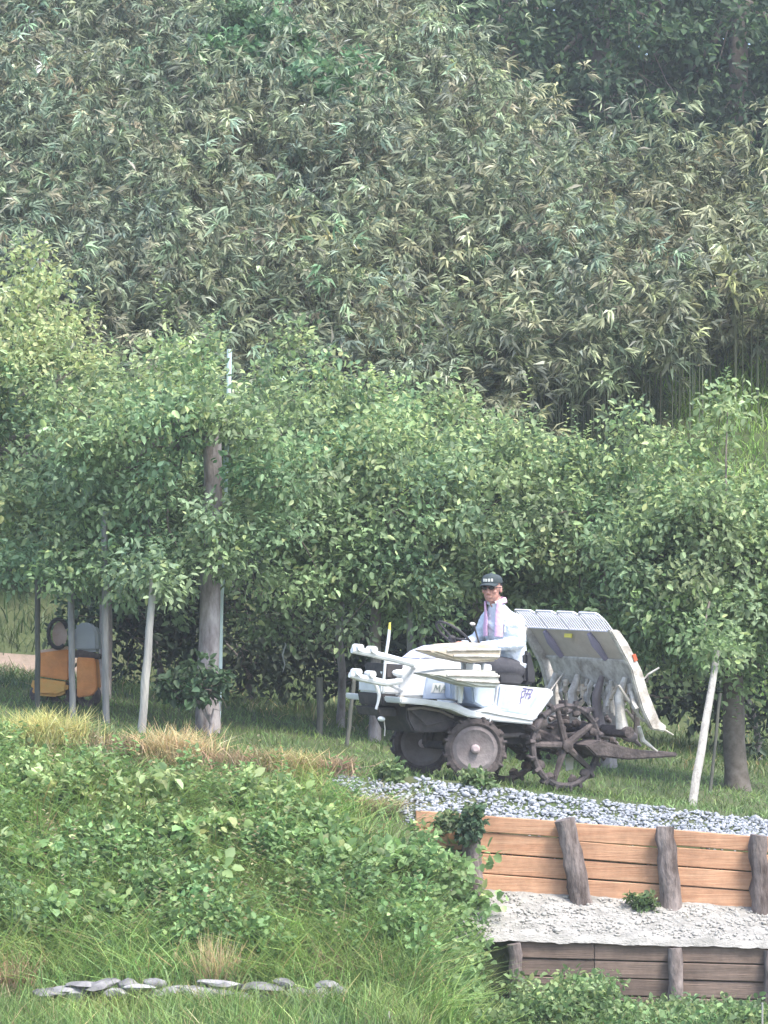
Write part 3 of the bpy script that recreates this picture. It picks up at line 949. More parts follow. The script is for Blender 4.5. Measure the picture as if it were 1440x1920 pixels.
# weeds growing on the wall and the gravel
for px, py, Y, n, r, lb in ((884, 1545, 27.66, 9, .030, 'dark leafy vine covering a wall post at the left end'), (838, 1540, 27.74, 7, .04, 'olive weed hanging over the first planks'), (728, 1450, 28.6, 6, .05, 'pale green weed growing in the gravel left of the front wheels'),
                            (895, 1462, 28.55, 8, .06, 'pale green weed in the gravel below the near front wheel'), (1205, 1695, 27.7, 4, .05, 'small weed at the foot of a middle wall post')):
    c0 = np.array(P(px, py, Y))
    nn = 44 if n > 7 else 22
    cen = np.stack([rng.normal(0, r * 1.1, nn), rng.normal(0, .03, nn), rng.normal(0, r * (1.9 if n == 9 else .8), nn)], -1)
    zb = float(H(c0[0], Y))
    cc_ = (.07, .12, .065) if n == 9 else (.13, .19, .085)
    o = leaves_obj('weed_plant', [foliage(cen, np.full(nn, .05), 16, .05, cc_, (.2, .26, .12), .1, up=.8, asp=.7)], M_LEAF)
    o.location = c0
    tag(o, lb, 'weed', 'weeds on the wall and gravel')

# bright vine patches in the bamboo
for px, py, Y, r, lb in ((520, 95, 53.0, 1.0, 'brighter green vine patch in the upper part of the bamboo'), (635, 150, 51.9, .6, 'small bright green vine patch right of the larger one'), (450, 45, 54.1, .6, 'bright vine patch at the top edge')):
    c0 = P(px, py, Y)
    nn = 26
    cen = rng.normal(0, 1, (nn, 3)) * np.array([r * .55, .3, r * .4])
    o = leaves_obj('climbing_vine', [foliage(cen, np.full(nn, .26), 80, .11, (.115, .215, .105), None, 0, up=.8, asp=.7)], M_LEAF)
    o.location = c0
    tag(o, lb, 'vine', 'vines in the bamboo')

x = rng.uniform(-2.5, -.3, 330); y = rng.uniform(24.9, 25.3, 330)
grass('edging_grass', x, y, .10, .26, (.17, .25, .09), 'grass growing through the row of stones', wd=.008, tuft=7, spread=.05, dry=.12, bend=(.3, 1.0))
# --- stones along the foot of the bank
es = empty('stone_edging', gp(370, 25.3), label='row of pale flat stones along the foot of the grassy bank', cat='stones')
eo = Vector(es.location)
srow = []
pxs = 95
while pxs < 640:
    wx = random.uniform(.11, .24)
    if random.random() < .86:
        srow.append((pxs, 1846 + random.uniform(-8, 12), wx * 1.15, random.uniform(.022, .05)))
    if random.random() < .45:
        srow.append((pxs + random.uniform(-20, 20), 1866 + random.uniform(-8, 10), wx * .8, random.uniform(.04, .07)))
    pxs += wx * 150
for px, py, wx, hz in srow:
    c = P(px, py, 25.25 + random.uniform(-.06, .05) - (.06 if py > 1856 else 0))
    b = bmesh.new(); bmesh.ops.create_icosphere(b, subdivisions=2, radius=1)
    for v in b.verts:
        v.co *= 1 + random.uniform(-.14, .14)
        v.co.x *= wx * .62; v.co.y *= wx * .5; v.co.z *= hz
    mb = MB(); mb.merge(b)
    o = mb.build('stone', M_STONE, es, smooth=True)
    o.location = c - eo - Vector((0, 0, .02))
    o.rotation_euler = (random.uniform(-.15, .15), random.uniform(-.2, .2), random.uniform(0, 6))

# --- props and poles
def pole(name, top, bottom, r0, r1, m, label, cat='pole', grp='props and poles in the orchard'):
    top, bottom = Vector(top), Vector(bottom)
    mb = MB()
    n = 7
    pts = [(top - bottom) * (i / (n - 1)) + Vector((random.uniform(-.006, .006), random.uniform(-.006, .006), 0)) for i in range(n)]
    pts[0] = pts[0] - (top - bottom).normalized() * .08
    mb.tube(pts, [r0 + (r1 - r0) * i / (n - 1) + random.uniform(-.002, .002) for i in range(n)], n=10, jitter=.03)
    o = mb.build(name, m, smooth=True)
    o.location = bottom
    return tag(o, label, cat, grp)


def prop(px0, py0, px1, Y, r0, r1, m, label, pyb=None, **k):
    b = gp(px1, Y) if pyb is None else W(px1, pyb, Y)
    return pole('prop_pole', W(px0, py0, Y), b, r0, r1, m, label, **k)


prop(288, 1085, 266, 31.8, .040, .034, M_PROPW, 'white leaning wooden prop left of the thick pale trunk')
prop(196, 960, 200, 32.6, .034, .030, M_PROPG, 'tall blue grey prop just right of the orange machine')
prop(133, 1080, 137, 32.8, .031, .030, M_PROPG, 'grey prop standing in front of the orange machine')
prop(70, 1050, 72, 33.6, .026, .026, M_PROPD, 'thin dark prop left of the orange machine')
pole('prop_pole', W(1345, 1215, 32.0), gp(1296, 30.9), .040, .030, M_PROPW, 'pale leaning prop right of the transplanter')
prop(1350, 1300, 1330, 33.0, .016, .014, M_PROPD, 'thin dark stake between the pale prop and the thick dark trunk')
prop(768, 1110, 772, 34.0, .034, .034, M_PROPG, 'grey prop behind the hood of the transplanter')
prop(790, 1140, 792, 34.8, .028, .026, M_PROPG, 'thinner grey prop just behind the steering wheel')
prop(664, 1270, 650, 33.2, .022, .02, M_PROPD, 'thin dark stake left of the front arms')
prop(600, 1270, 600, 34.2, .034, .034, M_PROPD, 'short dark post in the shaded grass')
pole('pipe_pole', W(431, 655, 33.55), gp(408, 33.55), .027, .026, M_PIPE, 'pale blue pipe rising above the tree tops')
for px, py in ((728, 1896), (1427, 1880)):
    b = P(px, 1960, 24.4); t = P(px + 2, py, 24.4)
    b.z = float(H(b.x, 24.4))
    pole('stake', t, b, .009, .007, M_PROPW, 'thin white stake tip at the bottom edge ' + ('near the middle' if px < 900 else 'at the right corner'), 'stake', 'white stakes at the bottom edge')
# pale strip added to stand for a sunlit gap under the trees
mb = MB()
c = P(532, 1195, 36.4)
mb.tube([(0, 0, .0), (.02, 0, -.08), (-.012, .01, -.18), (.012, 0, -.28), (-.01, 0, -.36)], [.012, .026, .030, .020, .008], n=6, flat=(1, .3), jitter=.25)
o = mb.build('sunlit_gap_strip', mat('sunlit_gap_pale', (.6, .6, .58), .5), smooth=True)
o.location = c
tag(o, 'added pale strip standing for a sunlit gap in the shade under the trees', 'plastic strip')

# ------------------------------------------------------------------ rice transplanter
M_WHITE = mat('white_paint', (.66, .68, .70), .35, 5, col2=(.76, .77, .78), spec=.5, stain=.16)
M_WHITED = mat('muddy_white', (.30, .265, .23), .8, 9, col2=(.60, .575, .53), bump=.4, contrast=(.34, .6))
M_BLUEW = mat('pale_blue_plastic', (.36, .44, .60), .4, 6, col2=(.52, .60, .72))
M_LILAC = mat('lilac_plastic', (.46, .48, .68), .4, 5, col2=(.56, .58, .74))
M_DARK = mat('dark_metal', (.035, .035, .04), .6, 8, col2=(.08, .07, .07), bump=.2)
M_MUD = mat('dried_mud', (.050, .042, .042), .95, 10, col2=(.115, .096, .092), bump=.7, bscale=28)
M_MUDL = mat('pale_mud', (.155, .132, .132), .95, 8, col2=(.22, .195, .195), bump=.5, bscale=22)
M_RUBBER = mat('muddy_rubber', (.045, .042, .045), .9, 10, col2=(.12, .10, .10), bump=.5)
M_TAN = mat('tan_tray', (.44, .36, .27), .7, 5, col2=(.64, .57, .47), stretch=(1, 2, 7), bump=.3, bscale=14)
M_TRAYG = mat('grey_green_tray', (.36, .37, .32), .7, 5, col2=(.60, .60, .55), stretch=(1, 2, 7), bump=.3, bscale=14)
M_PINK = mat('stage_panel', (.48, .42, .365), .7, 5, col2=(.59, .525, .465), bump=.2)
M_LAV = mat('shadow_tint_rib', (.30, .27, .36), .6)
M_YEL = mat('yellow_plastic', (.75, .65, .12), .5)
M_PURPLE = mat('purple_print', (.20, .18, .36), .5)
M_GREYP = mat('grey_print', (.36, .42, .40), .5)
M_SEAT = mat('black_seat', (.025, .025, .03), .55, 8, col2=(.05, .05, .055))
M_RED = mat('red_reflector', (.5, .12, .06), .4)
M_LENS = mat('lamp_lens', (.75, .78, .8), .15, spec=.8)
M_WIRE = mat('white_wire', (.70, .70, .78), .4)

YAW, PITCH, ROLL = R(180 + 32), R(-6.0), R(-2.5)
MROT = Euler((ROLL, PITCH, YAW), 'XYZ')
MLOC = P(1010, 1478, 30.2)
MM = Matrix.Translation(MLOC) @ MROT.to_matrix().to_4x4()
MI = MM.inverted()
tp = empty('rice_transplanter', MLOC, MROT, 'white riding rice transplanter with seedling stage climbing the orchard track', 'rice transplanter')


def L(px, py, y):
    """machine-local point that shows at a photo pixel, on the lengthwise plane y (left is +)"""
    o = MI @ CAM
    d = MI.to_3x3() @ ray(px, py)
    return o + d * ((y - o.y) / d.y)


def slab(name, pix, y1, y0, m, parent=tp, bevel=.012, smooth_=True):
    mb = MB()
    mb.prism([L(a, b, y1) for a, b in pix], (0, y0 - y1, 0), bevel=bevel)
    return mb.build(name, m, parent, smooth=smooth_)


def rod(name, pix, r, m, parent=tp, n=8, flat=None, jitter=0):
    """pix: (px, py, y) triples"""
    mb = MB()
    mb.tube([L(*p) for p in pix], r, n=n, flat=flat, jitter=jitter)
    return mb.build(name, m, parent, smooth=True)


# body
deck = slab('footboard', [(750, 1307), (800, 1311), (850, 1318), (885, 1332), (940, 1341), (1000, 1350), (1000, 1359), (935, 1353), (878, 1344), (845, 1330), (798, 1322), (752, 1319)], .44, -.44, M_WHITE, bevel=.01)
rear = slab('rear_cover', [(936, 1283), (1030, 1291), (1042, 1299), (1007, 1350), (997, 1354.5), (940, 1345), (892, 1335), (930, 1322)], .452, -.452, M_WHITE, bevel=.018)
slab('panel_seam', [(938, 1287), (940, 1287), (935, 1324), (933, 1324)], .4545, .44, M_BLUEW, rear, bevel=0)
slab('panel_inset', [(948, 1291), (968, 1293), (955, 1331), (938, 1328)], .4545, .44, M_BLUEW, rear, bevel=.001)
slab('panel_crease', [(1012, 1294), (1017, 1295), (988, 1340), (940, 1333), (942, 1330), (984, 1336)], .4545, .44, M_BLUEW, rear, bevel=0)
# slanted purple lettering on the rear cover
mb = MB()
for k, (a, b, c, d) in enumerate(((975, 1320, 979, 1296), (979, 1296, 986, 1294), (986, 1294, 983, 1305), (983, 1305, 977, 1308), (985, 1309, 992, 1293), (986, 1300, 996, 1301), (990, 1310, 999, 1294), (992, 1309, 996, 1305), (980, 1290, 1000, 1293))):
    p, q_ = L(a, b, .456), L(c, d, .456)
    mb.tube([p, q_], .0045, n=5)
mb.build('logo', M_PURPLE, rear)
hood = slab('hood', [(746, 1311), (744, 1280), (756, 1252), (780, 1237), (850, 1234), (872, 1240), (876, 1316), (800, 1310)], .21, -.21, M_WHITE, bevel=.03)
slab('cowl', [(784, 1237), (803, 1222), (828, 1212), (852, 1210), (872, 1216), (874, 1240)], .15, -.15, M_LILAC, hood, bevel=.02)
slab('side_panel', [(802, 1270), (862, 1272), (862, 1312), (795, 1310)], .235, .20, M_BLUEW, hood, bevel=.006)
slab('grille', [(812, 1281), (838, 1282), (834, 1300), (808, 1299)], .238, .23, M_WHITE, hood, bevel=.002)
mb = MB()
for a, b, c, d in ((813, 1297, 817, 1284), (817, 1284, 820, 1292), (820, 1292, 825, 1284), (825, 1284, 824, 1297), (827, 1297, 833, 1285), (829, 1291, 834, 1292), (833, 1285, 836, 1296)):
    mb.tube([L(a, b, .2415), L(c, d, .2415)], .005, n=5)
mb.build('logo', M_GREYP, hood)
slab('headlight_housing', [(722, 1244), (770, 1247), (776, 1268), (764, 1277), (724, 1272)], .17, -.17, M_DARK, hood, bevel=.015)
for yy in (.10, -.11):
    mb = MB(); mb.ball(L(738, 1262, .172) + Vector((.03, yy - .172, 0)), (.05, .055, .038)); mb.build('headlight', M_LENS, hood, smooth=True)
mb = MB(); mb.ball(L(752, 1263, .18), (.09, .03, .035)); mb.build('headlight', M_LENS, hood, smooth=True)
bumper = slab('front_cover', [(716, 1278), (766, 1280), (768, 1300), (752, 1303), (716, 1300)], .19, -.19, M_WHITE, bevel=.015)
slab('bumper', [(714, 1301), (750, 1302), (756, 1323), (718, 1324)], .19, -.19, M_DARK, bevel=.012)
slab('bracket', [(748, 1303), (758, 1304), (762, 1326), (752, 1324)], .22, .19, M_WHITED, bumper, bevel=.006)
slab('weight', [(706, 1326), (742, 1326), (746, 1343), (712, 1343)], .15, -.2, M_DARK, bevel=.01)
mb = MB(); mb.ball(L(715, 1348, .15), (.035, .03, .022)); mb.build('lamp', M_LENS, bumper, smooth=True)
rod('stay', [(720, 1350, .15), (722, 1366, .15), (721, 1380, .15)], .005, M_WHITED)
rod('hook', [(700, 1276, .3), (707, 1290, .3), (711, 1303, .3), (709, 1316, .3), (705, 1330, .3)], [.014, .017, .016, .012, .012], M_WHITE)
# steps between hood and rear cover
slab('step', [(885, 1286), (930, 1284), (928, 1328), (906, 1327), (888, 1318)], .42, .10, M_BLUEW, bevel=.012)
slab('step', [(845, 1276), (868, 1278), (872, 1312), (846, 1310)], .33, .15, M_BLUEW, bevel=.01)
rod('pillar', [(857, 1312, .40), (857, 1276, .40)], .020, M_WHITE)
# spare seedling racks on the left side
rack = rod('tray_post', [(862, 1318, .50), (868, 1265, .50), (870, 1215, .50)], .020, M_WHITE)
for nm, m, pr, bars in (('seedling_tray', M_TAN, [(806, 1221), (850, 1209), (905, 1206), (936, 1212), (943, 1225), (932, 1240), (885, 1243), (848, 1235)], ((838, 1220, 938, 1218), (850, 1230, 936, 1231))),
                        ('seedling_tray', M_TRAYG, [(803, 1264), (850, 1257), (905, 1256), (934, 1259), (938, 1272), (935, 1291), (893, 1289), (850, 1278)], ((838, 1266, 936, 1268), (855, 1275, 936, 1280)))):
    t_ = slab(nm, pr, .74, .46, m, bevel=.018)
    for a, b, c, d in bars:
        rod('rim', [(a, b, .745), (c, d, .745)], .011, M_WHITED, t_)
for px in (895, 915):
    slab('clip', [(px - 7, 1244), (px + 7, 1246), (px + 8, 1258), (px - 7, 1258)], .72, .60, M_WHITE, bevel=.006)
for pts, kn in ((((660, 1219), (690, 1224), (720, 1231), (748, 1238), (776, 1246)), ((671, 1214), (697, 1218))), (((656, 1265), (676, 1271), (700, 1276), (724, 1281), (752, 1277)), ((668, 1260), (694, 1264)))):
    r_ = rod('rail_arm', [(a, b, .52) for a, b in pts], [.026, .030, .030, .028, .024], M_WHITE, flat=(1, 1))
    for a, b in kn:
        mb = MB(); p = L(a, b, .52); mb.tube([p + Vector((0, -.05, 0)), p + Vector((0, .05, 0))], .030, n=10); mb.build('roller', M_WHITE, r_, smooth=True)
    a, b = pts[3]
    rod('strut', [(a, b, .5), (a + 30, b + 14, .2)], .014, M_WHITE, r_)
mk = rod('marker_rod', [(719, 1300, .33), (720, 1270, .33), (723, 1232, .33), (728, 1200, .33), (730, 1180, .33)], [.011, .012, .012, .014, .012], M_WHITE)
rod('tip', [(730, 1181, .33), (731, 1167, .33)], [.0125, .008], M_YEL, mk)
# steering
sw = MB()
c0 = L(851, 1191, 0)
ax = Vector((-math.sin(R(33)), 0, math.cos(R(33))))
u = Vector((0, 1, 0)); v_ = ax.cross(u)
SWR = .178
ring = [c0 + u * math.cos(a) * SWR + v_ * math.sin(a) * SWR for a in np.linspace(0, 2 * math.pi, 33)]
sw.tube(ring, .011, n=8, cap=False)
for a in (0.3, 2.4, 4.5):
    sw.tube([c0 - ax * .03, c0 + u * math.cos(a) * SWR + v_ * math.sin(a) * SWR], .009, n=6)
sw.ball(c0 - ax * .03, (.035, .035, .025))
STEER = sw.build('steering_wheel', M_DARK, tp, smooth=True)
mb = MB(); mb.tube([c0 - ax * .03, L(858, 1225, 0)], [.022, .03], n=10); mb.build('steering_column', M_DARK, tp, smooth=True)
lv_ = rod('lever', [(900, 1212, .12), (894, 1192, .12), (889, 1172, .12)], .008, M_DARK)
mb = MB(); mb.ball(L(886, 1170, .12), (.03, .014, .016)); mb.build('knob', M_WHITED, lv_, smooth=True)
# seat
seat = slab('seat', [(934, 1260), (975, 1261), (986, 1268), (984, 1282), (976, 1287), (936, 1285)], .21, -.21, M_SEAT, bevel=.03)
slab('backrest', [(984, 1224), (996, 1218), (1008, 1268), (1004, 1286), (986, 1282)], .2, -.2, M_SEAT, seat, bevel=.025)
# chassis and running gear
slab('chassis', [(755, 1322), (880, 1346), (1000, 1361), (1052, 1366), (1052, 1392), (960, 1396), (870, 1372), (758, 1352)], .19, -.19, M_DARK, bevel=.01)
slab('engine', [(762, 1322), (852, 1332), (852, 1372), (776, 1374), (764, 1350)], .26, -.26, M_DARK, bevel=.015)
slab('gearbox', [(950, 1352), (1050, 1360), (1056, 1400), (1000, 1408), (950, 1390)], .14, -.14, M_MUD, bevel=.02)
rod('guard', [(764, 1330, .3), (790, 1327, .3), (825, 1333, .3), (850, 1345, .3)], .012, M_MUDL)
rod('rod', [(919, 1346, .46), (919, 1371, .46)], .008, M_WHITE)
RF, RR = .265, .375
fx = L(890, 1404, .41).x
rx_ = L(1060, 1400, .45).x


def wheel(nm, c, r, wd, steer, lugs, kind):
    root = bpy.data.objects.new(nm, None)
    root.empty_display_size = .1
    link(root, tp)
    root.location = c
    root.rotation_euler = (0, random.uniform(0, .4), steer)
    mb = MB()
    if kind == 'front':
        mb.lathe([(-wd * .5, r * .80), (-wd * .4, r * .95), (0, r * .97), (wd * .4, r * .95), (wd * .5, r * .80), (wd * .35, r * .72), (-wd * .35, r * .72)])
    else:
        mb.lathe([(-wd * .45, r * .90), (-wd * .3, r * .96), (wd * .3, r * .96), (wd * .45, r * .90), (wd * .3, r * .84), (-wd * .3, r * .84)])
    for k in range(lugs):
        a = 2 * math.pi * k / lugs
        rot = Matrix.Rotation(-a, 3, 'Y') @ Matrix.Rotation(.35 if k % 2 else -.35, 3, 'X')
        mb.box((math.cos(a) * r * .96, 0, math.sin(a) * r * .96), (r * .14, wd * 1.15, .022 if kind == 'front' else .03), rot, bevel=.004)
    mb.build('tyre', M_RUBBER if kind == 'rear' else M_MUD, root, smooth=True)
    mb = MB()
    if kind == 'front':
        mb.lathe([(-wd * .2, .0), (-wd * .3, r * .5), (-wd * .3, r * .74), (wd * .3, r * .74), (wd * .42, r * .6), (wd * .25, r * .45), (wd * .3, .0)])
        mb.build('rim', M_MUDL, root, smooth=True)
    else:
        for k in range(5):
            a = 2 * math.pi * k / 5 + .3
            mb.tube([(0, 0, 0), (math.cos(a) * r * .88, 0, math.sin(a) * r * .88)], [.034, .022], n=7)
        for k in range(5):
            a = 2 * math.pi * k / 5 + .95
            mb.ball((math.cos(a) * r * .8, 0, math.sin(a) * r * .8), (.05, .03, .05), sub=1)
        for k in range(5):
            a = 2 * math.pi * k / 5 + .3
            mb.ball((math.cos(a + .2) * r * .82, 0, math.sin(a + .2) * r * .82), (r * .12, .035, r * .11), sub=2)
        mb.build('spokes', M_MUD, root, smooth=True, rough=.005)
    mb = MB()
    mb.lathe([(-wd * .8, 0), (-wd * .8, r * .14), (wd * .62, r * .14), (wd * .75, r * .08), (wd * .75, 0)], n=14)
    mb.build('hub', mat('pinkish_hub', (.42, .34, .35), .8) if kind == 'front' else M_MUD, root, smooth=True)


fz = L(890, 1404, .41).z
wheel('wheel', (fx, .41, fz), RF, .10, R(-26), 16, 'front')
wheel('wheel', (fx, -.41, fz), RF, .10, R(-22), 16, 'front')
rz_ = L(1060, 1398, .45).z
wheel('wheel', (rx_, .45, rz_), RR, .07, 0, 18, 'rear')
wheel('wheel', (rx_, -.45, rz_), RR, .07, 0, 18, 'rear')
mb = MB()
mb.tube([(fx, -.4, fz), (fx, .4, fz)], .035, n=10)
for s_ in (-1, 1):
    mb.tube([(fx, s_ * .33, fz), (fx + .02, s_ * .28, fz + .2)], [.05, .04], n=8)
mb.build('front_axle', M_MUD, tp, smooth=True)
mb = MB()
mb.tube([(rx_, -.44, rz_), (rx_, .44, rz_)], .035, n=10)
for s_ in (-1, 1):
    mb.tube([(rx_, s_ * .36, rz_), (rx_ + .22, s_ * .16, rz_ + .10)], [.06, .05], n=8)
mb.build('rear_axle', M_MUD, tp, smooth=True)
rod('shaft', [(930, 1380, .25), (975, 1378, .25), (1012, 1388, .25)], .02, M_MUDL)

# planting unit
for yy in (.18, -.18):
    rod('lift_link', [(1030, 1350, yy), (1075, 1330, yy), (1120, 1330, yy)], .022, M_MUDL)
    rod('lift_link', [(1030, 1385, yy), (1075, 1378, yy), (1130, 1378, yy)], .026, M_MUD)
SP = [(1143, 1181), (1161, 1181), (1178, 1205), (1205, 1258), (1217, 1300), (1238, 1352), (1251, 1362), (1248, 1372), (1223, 1368), (1205, 1330), (1196, 1300), (1184, 1255), (1158, 1206)]
near = slab('stage_side', SP, .70, .645, M_WHITED, bevel=.01)
mb = MB(); mb.prism([L(a, b, .70) + Vector((0, -1.40, 0)) for a, b in SP], (0, .055, 0), bevel=.01); mb.build('stage_side', M_WHITED, tp, smooth=True)
stage = slab('seedling_stage', [(1152, 1184), (1187, 1240), (1193, 1238), (1158, 1182)], .645, -.645, M_PINK, bevel=.003)
slab('lower_panel', [(1183, 1243), (1201, 1291), (1206, 1290), (1189, 1241)], .645, -.60, M_WHITED, stage, bevel=.003)
mb = MB(); p = L(1186, 1241, .645); mb.tube([(p.x, -.65, p.z), (p.x, .645, p.z)], .016, n=8); mb.build('lip', M_WHITED, stage, smooth=True)
for yy in (.27, -.40):  # bars in lavender, standing for the belts' shadow patches on the panel
    a, b = L(1152, 1190, yy), L(1187, 1236, yy)
    a, b = Vector((L(1152, 1190, .645).x, yy, L(1152, 1190, .645).z)), Vector((L(1185, 1238, .645).x, yy, L(1185, 1238, .645).z))
    mb = MB(); mb.tube([a, a * .6 + b * .4, b], [.02, .045, .03], n=8, flat=(1, 1)); mb.build('shadow_tint_rib', M_LAV, stage, smooth=True)
p = L(1160, 1197, .645)
mb = MB(); mb.box((p.x + .03, -.06, p.z), (.008, .11, .035)); mb.build('sticker', M_YEL, stage)
# wire fence along the top of the stage, four bays
T0, T1 = L(1151, 1184, .645), L(1122, 1150, .645)
tv = T1 - T0
for k in range(4):
    mb = MB()
    ya = .635 - k * .325; yb = ya - .305
    nr = 9
    for i in range(nr):
        y_ = ya + (yb - ya) * i / (nr - 1)
        hgt = .86 if i in (0, nr - 1) else 1.0
        mb.tube([Vector((T0.x, y_, T0.z)), Vector((T0.x, y_, T0.z)) + tv * .6 * hgt + Vector((.0, 0, .01)), Vector((T0.x, y_, T0.z)) + tv * hgt], .0065, n=6)
    top = [Vector((T0.x, ya, T0.z)) + tv * .86] + [Vector((T0.x, ya + (yb - ya) * f, T0.z)) + tv for f in (.12, .5, .88)] + [Vector((T0.x, yb, T0.z)) + tv * .86]
    mb.tube(top, .010, n=6)
    mb.tube([Vector((T0.x, ya, T0.z)), Vector((T0.x, yb, T0.z))], .010, n=6)
    mb.build('wire_guard', M_WIRE, stage, smooth=True)
# planting arms, transmission beam and floats
p = L(1165, 1372, .5)
BX, BZ = p.x, p.z
mb = MB(); mb.tube([(BX, -.62, BZ), (BX, .62, BZ)], .05, n=10, jitter=.04); mb.build('planting_beam', M_MUD, tp, smooth=True)
q0 = L(1197, 1291, .645)
for k, yy in enumerate((.52, .18, -.18, -.52)):
    mb = MB()
    mb.tube([(q0.x + .06, yy, q0.z + .08), (q0.x + .10, yy, q0.z - .08), (BX + .05, yy, BZ + .16), (BX + .01, yy, BZ + .03)], [.025, .04, .045, .055], n=9, jitter=.06)
    arm = mb.build('planting_arm', M_WHITED if k != 1 else M_MUDL, tp, smooth=True)
    mb = MB()
    mb.ball((BX - .10, yy - .04, BZ - .03), (.09, .03, .05))
    mb.tube([(BX - .06, yy - .05, BZ + .05), (BX - .14, yy - .05, BZ - .04), (BX - .24, yy - .05, BZ - .10)], [.022, .026, .012], n=7)
    mb.build('planting_claw', M_MUDL, arm, smooth=True)
    mb = MB()
    mb.tube([(q0.x + .02, yy + .08, q0.z + .05), (q0.x - .02, yy + .07, q0.z - .10), (q0.x - .07, yy + .06, q0.z - .24)], [.02, .016, .010], n=6, jitter=.15)
    mb.build('seedling_guide', M_WHITED, arm, smooth=True)
rod('guide_bar', [(1160, 1285, .60), (1184, 1322, .60), (1204, 1350, .60), (1235, 1362, .60), (1262, 1378, .60)], [.012, .014, .013, .010, .007], M_WHITED)
rod('claw_rod', [(1198, 1362, .55), (1205, 1388, .55), (1232, 1409, .55)], [.018, .022, .010], M_WHITED)
rod('side_rod', [(1205, 1276, .69), (1216, 1264, .72), (1236, 1252, .78)], [.006, .009, .008], M_WHITED)
rod('stage_prop', [(1058, 1260, -.2), (1030, 1298, .1), (1020, 1310, .3)], .006, M_WHITED)
slab('reflector', [(1186, 1228), (1192, 1226), (1196, 1238), (1190, 1241)], .71, .70, M_RED, near, bevel=0)
for ya, yb, sh in ((.60, .34, 0), (.13, -.13, -10), (-.34, -.60, 0)):
    mb = MB()
    mb.prism([L(a + sh, b, .60) + Vector((0, ya - .60, 0)) for a, b in ((1098, 1398), (1128, 1388), (1200, 1408), (1272, 1411), (1271, 1419), (1180, 1425), (1118, 1418))], (0, yb - ya, 0), bevel=.012)
    mb.build('float', M_MUD, tp, smooth=True)
slab('number_plate', [(1060, 1421), (1076, 1420), (1075, 1442), (1062, 1446)], .0, -.01, M_WHITE, bevel=.002)
for k in range(26):
    yy = random.uniform(-.6, .6)
    z0 = q0.z + random.uniform(-.01, .04)
    ln_ = random.uniform(.06, .26)
    mb = MB()
    xx = q0.x + random.uniform(.0, .05)
    pts = [Vector((xx, yy, z0))]
    for i in range(4):
        pts.append(pts[-1] + Vector((random.uniform(-.025, .02), random.uniform(-.03, .03), -ln_ / 4)))
    mb.tube(pts, [random.uniform(.008, .028) for _ in range(5)], n=6, jitter=.3)
    mb.build('hanging_straw', random.choice((M_WHITED, M_TAN, M_WHITED)), stage, smooth=True)
for pts in ([(1000, 1290, .1), (1020, 1320, .15), (1055, 1335, .1), (1090, 1310, 0)], [(985, 1290, .25), (1000, 1330, .3), (1040, 1345, .25), (1085, 1330, .2)], [(900, 1345, .3), (930, 1362, .3), (960, 1358, .3), (1000, 1372, .25)], [(770, 1330, .28), (800, 1360, .3), (845, 1350, .28), (870, 1365, .28)]):
    rod('hose', pts, .009, M_DARK)
# mud drying on the links
mb = MB()
for _ in range(80):
    p = L(random.uniform(960, 1170), random.uniform(1345, 1420), random.uniform(-.3, .3))
    mb.ball(p, (random.uniform(.02, .06), random.uniform(.02, .04), random.uniform(.015, .04)), sub=1)
mb.build('mud_clods', M_MUD, tp, rough=.006)['kind'] = 'stuff'

# ------------------------------------------------------------------ the driver
SK = mat('skin', (.46, .24, .19), .55, 12, col2=(.52, .29, .24))
SHIRT = mat('pale_blue_shirt', (.56, .63, .73), .8, 4, col2=(.66, .70, .77), bump=1.0, bscale=14)
PANTS = mat('dark_trousers', (.045, .045, .055), .85, 8, col2=(.075, .075, .085), bump=.3)
CAPM = mat('dark_cap', (.035, .05, .055), .8, 10, col2=(.06, .075, .08))
TOWEL = mat('pink_towel', (.70, .42, .56), .9, 6, col2=(.62, .44, .66), bump=.5, bscale=30)
HAIR = mat('grey_black_hair', (.035, .03, .03), .8)
SHOE = mat('rubber_boot', (.04, .04, .045), .6)

seat_p = L(958, 1262, 0)
person = empty('person', MM @ seat_p, MROT, 'person in pale blue shirt, dark cap and pink towel driving the transplanter, head bowed', 'person')


def Q(px, py, y): return L(px, py, y) - seat_p


def remeshed(name, mb, m, vox, parent, it=4):
    o = mb.build(name, m, None)
    md = o.modifiers.new('r', 'REMESH'); md.mode = 'VOXEL'; md.voxel_size = vox
    ms = o.modifiers.new('s', 'SMOOTH'); ms.factor = .5; ms.iterations = it
    dg = bpy.context.evaluated_depsgraph_get()
    me = bpy.data.meshes.new_from_object(o.evaluated_get(dg))
    bpy.data.objects.remove(o)
    me.polygons.foreach_set('use_smooth', [True] * len(me.polygons))
    me.materials.clear(); me.materials.append(m)
    return link(bpy.data.objects.new(name, me), parent)


W2L = MROT.to_matrix().transposed()
front = (W2L @ Vector((-.66, -.75, 0))).normalized()          # where the chest faces
upl = W2L @ Vector((0, 0, 1))
front = (front - upl * front.dot(upl)).normalized()
side = upl.cross(front).normalized()                            # his left


def ell(c, a, b, fr=None, sd_=None, n=16):
    fr = fr or front; sd_ = sd_ or side
    return [c + sd_ * math.cos(2 * math.pi * k / n) * a + fr * math.sin(2 * math.pi * k / n) * b for k in range(n)]


pel = Q(958, 1248, 0); wst = Q(953, 1218, 0); chs = Q(943, 1172, 0); shl = Q(937, 1147, 0); nck = Q(931, 1130, 0)
ls, rs = chs + side * .155 + upl * .022 - front * .01, chs - side * .165 + upl * .05 + front * .01
le = Q(972, 1206, .18); lwp = Q(922, 1216, .19)
re_ = Q(897, 1198, -.22)
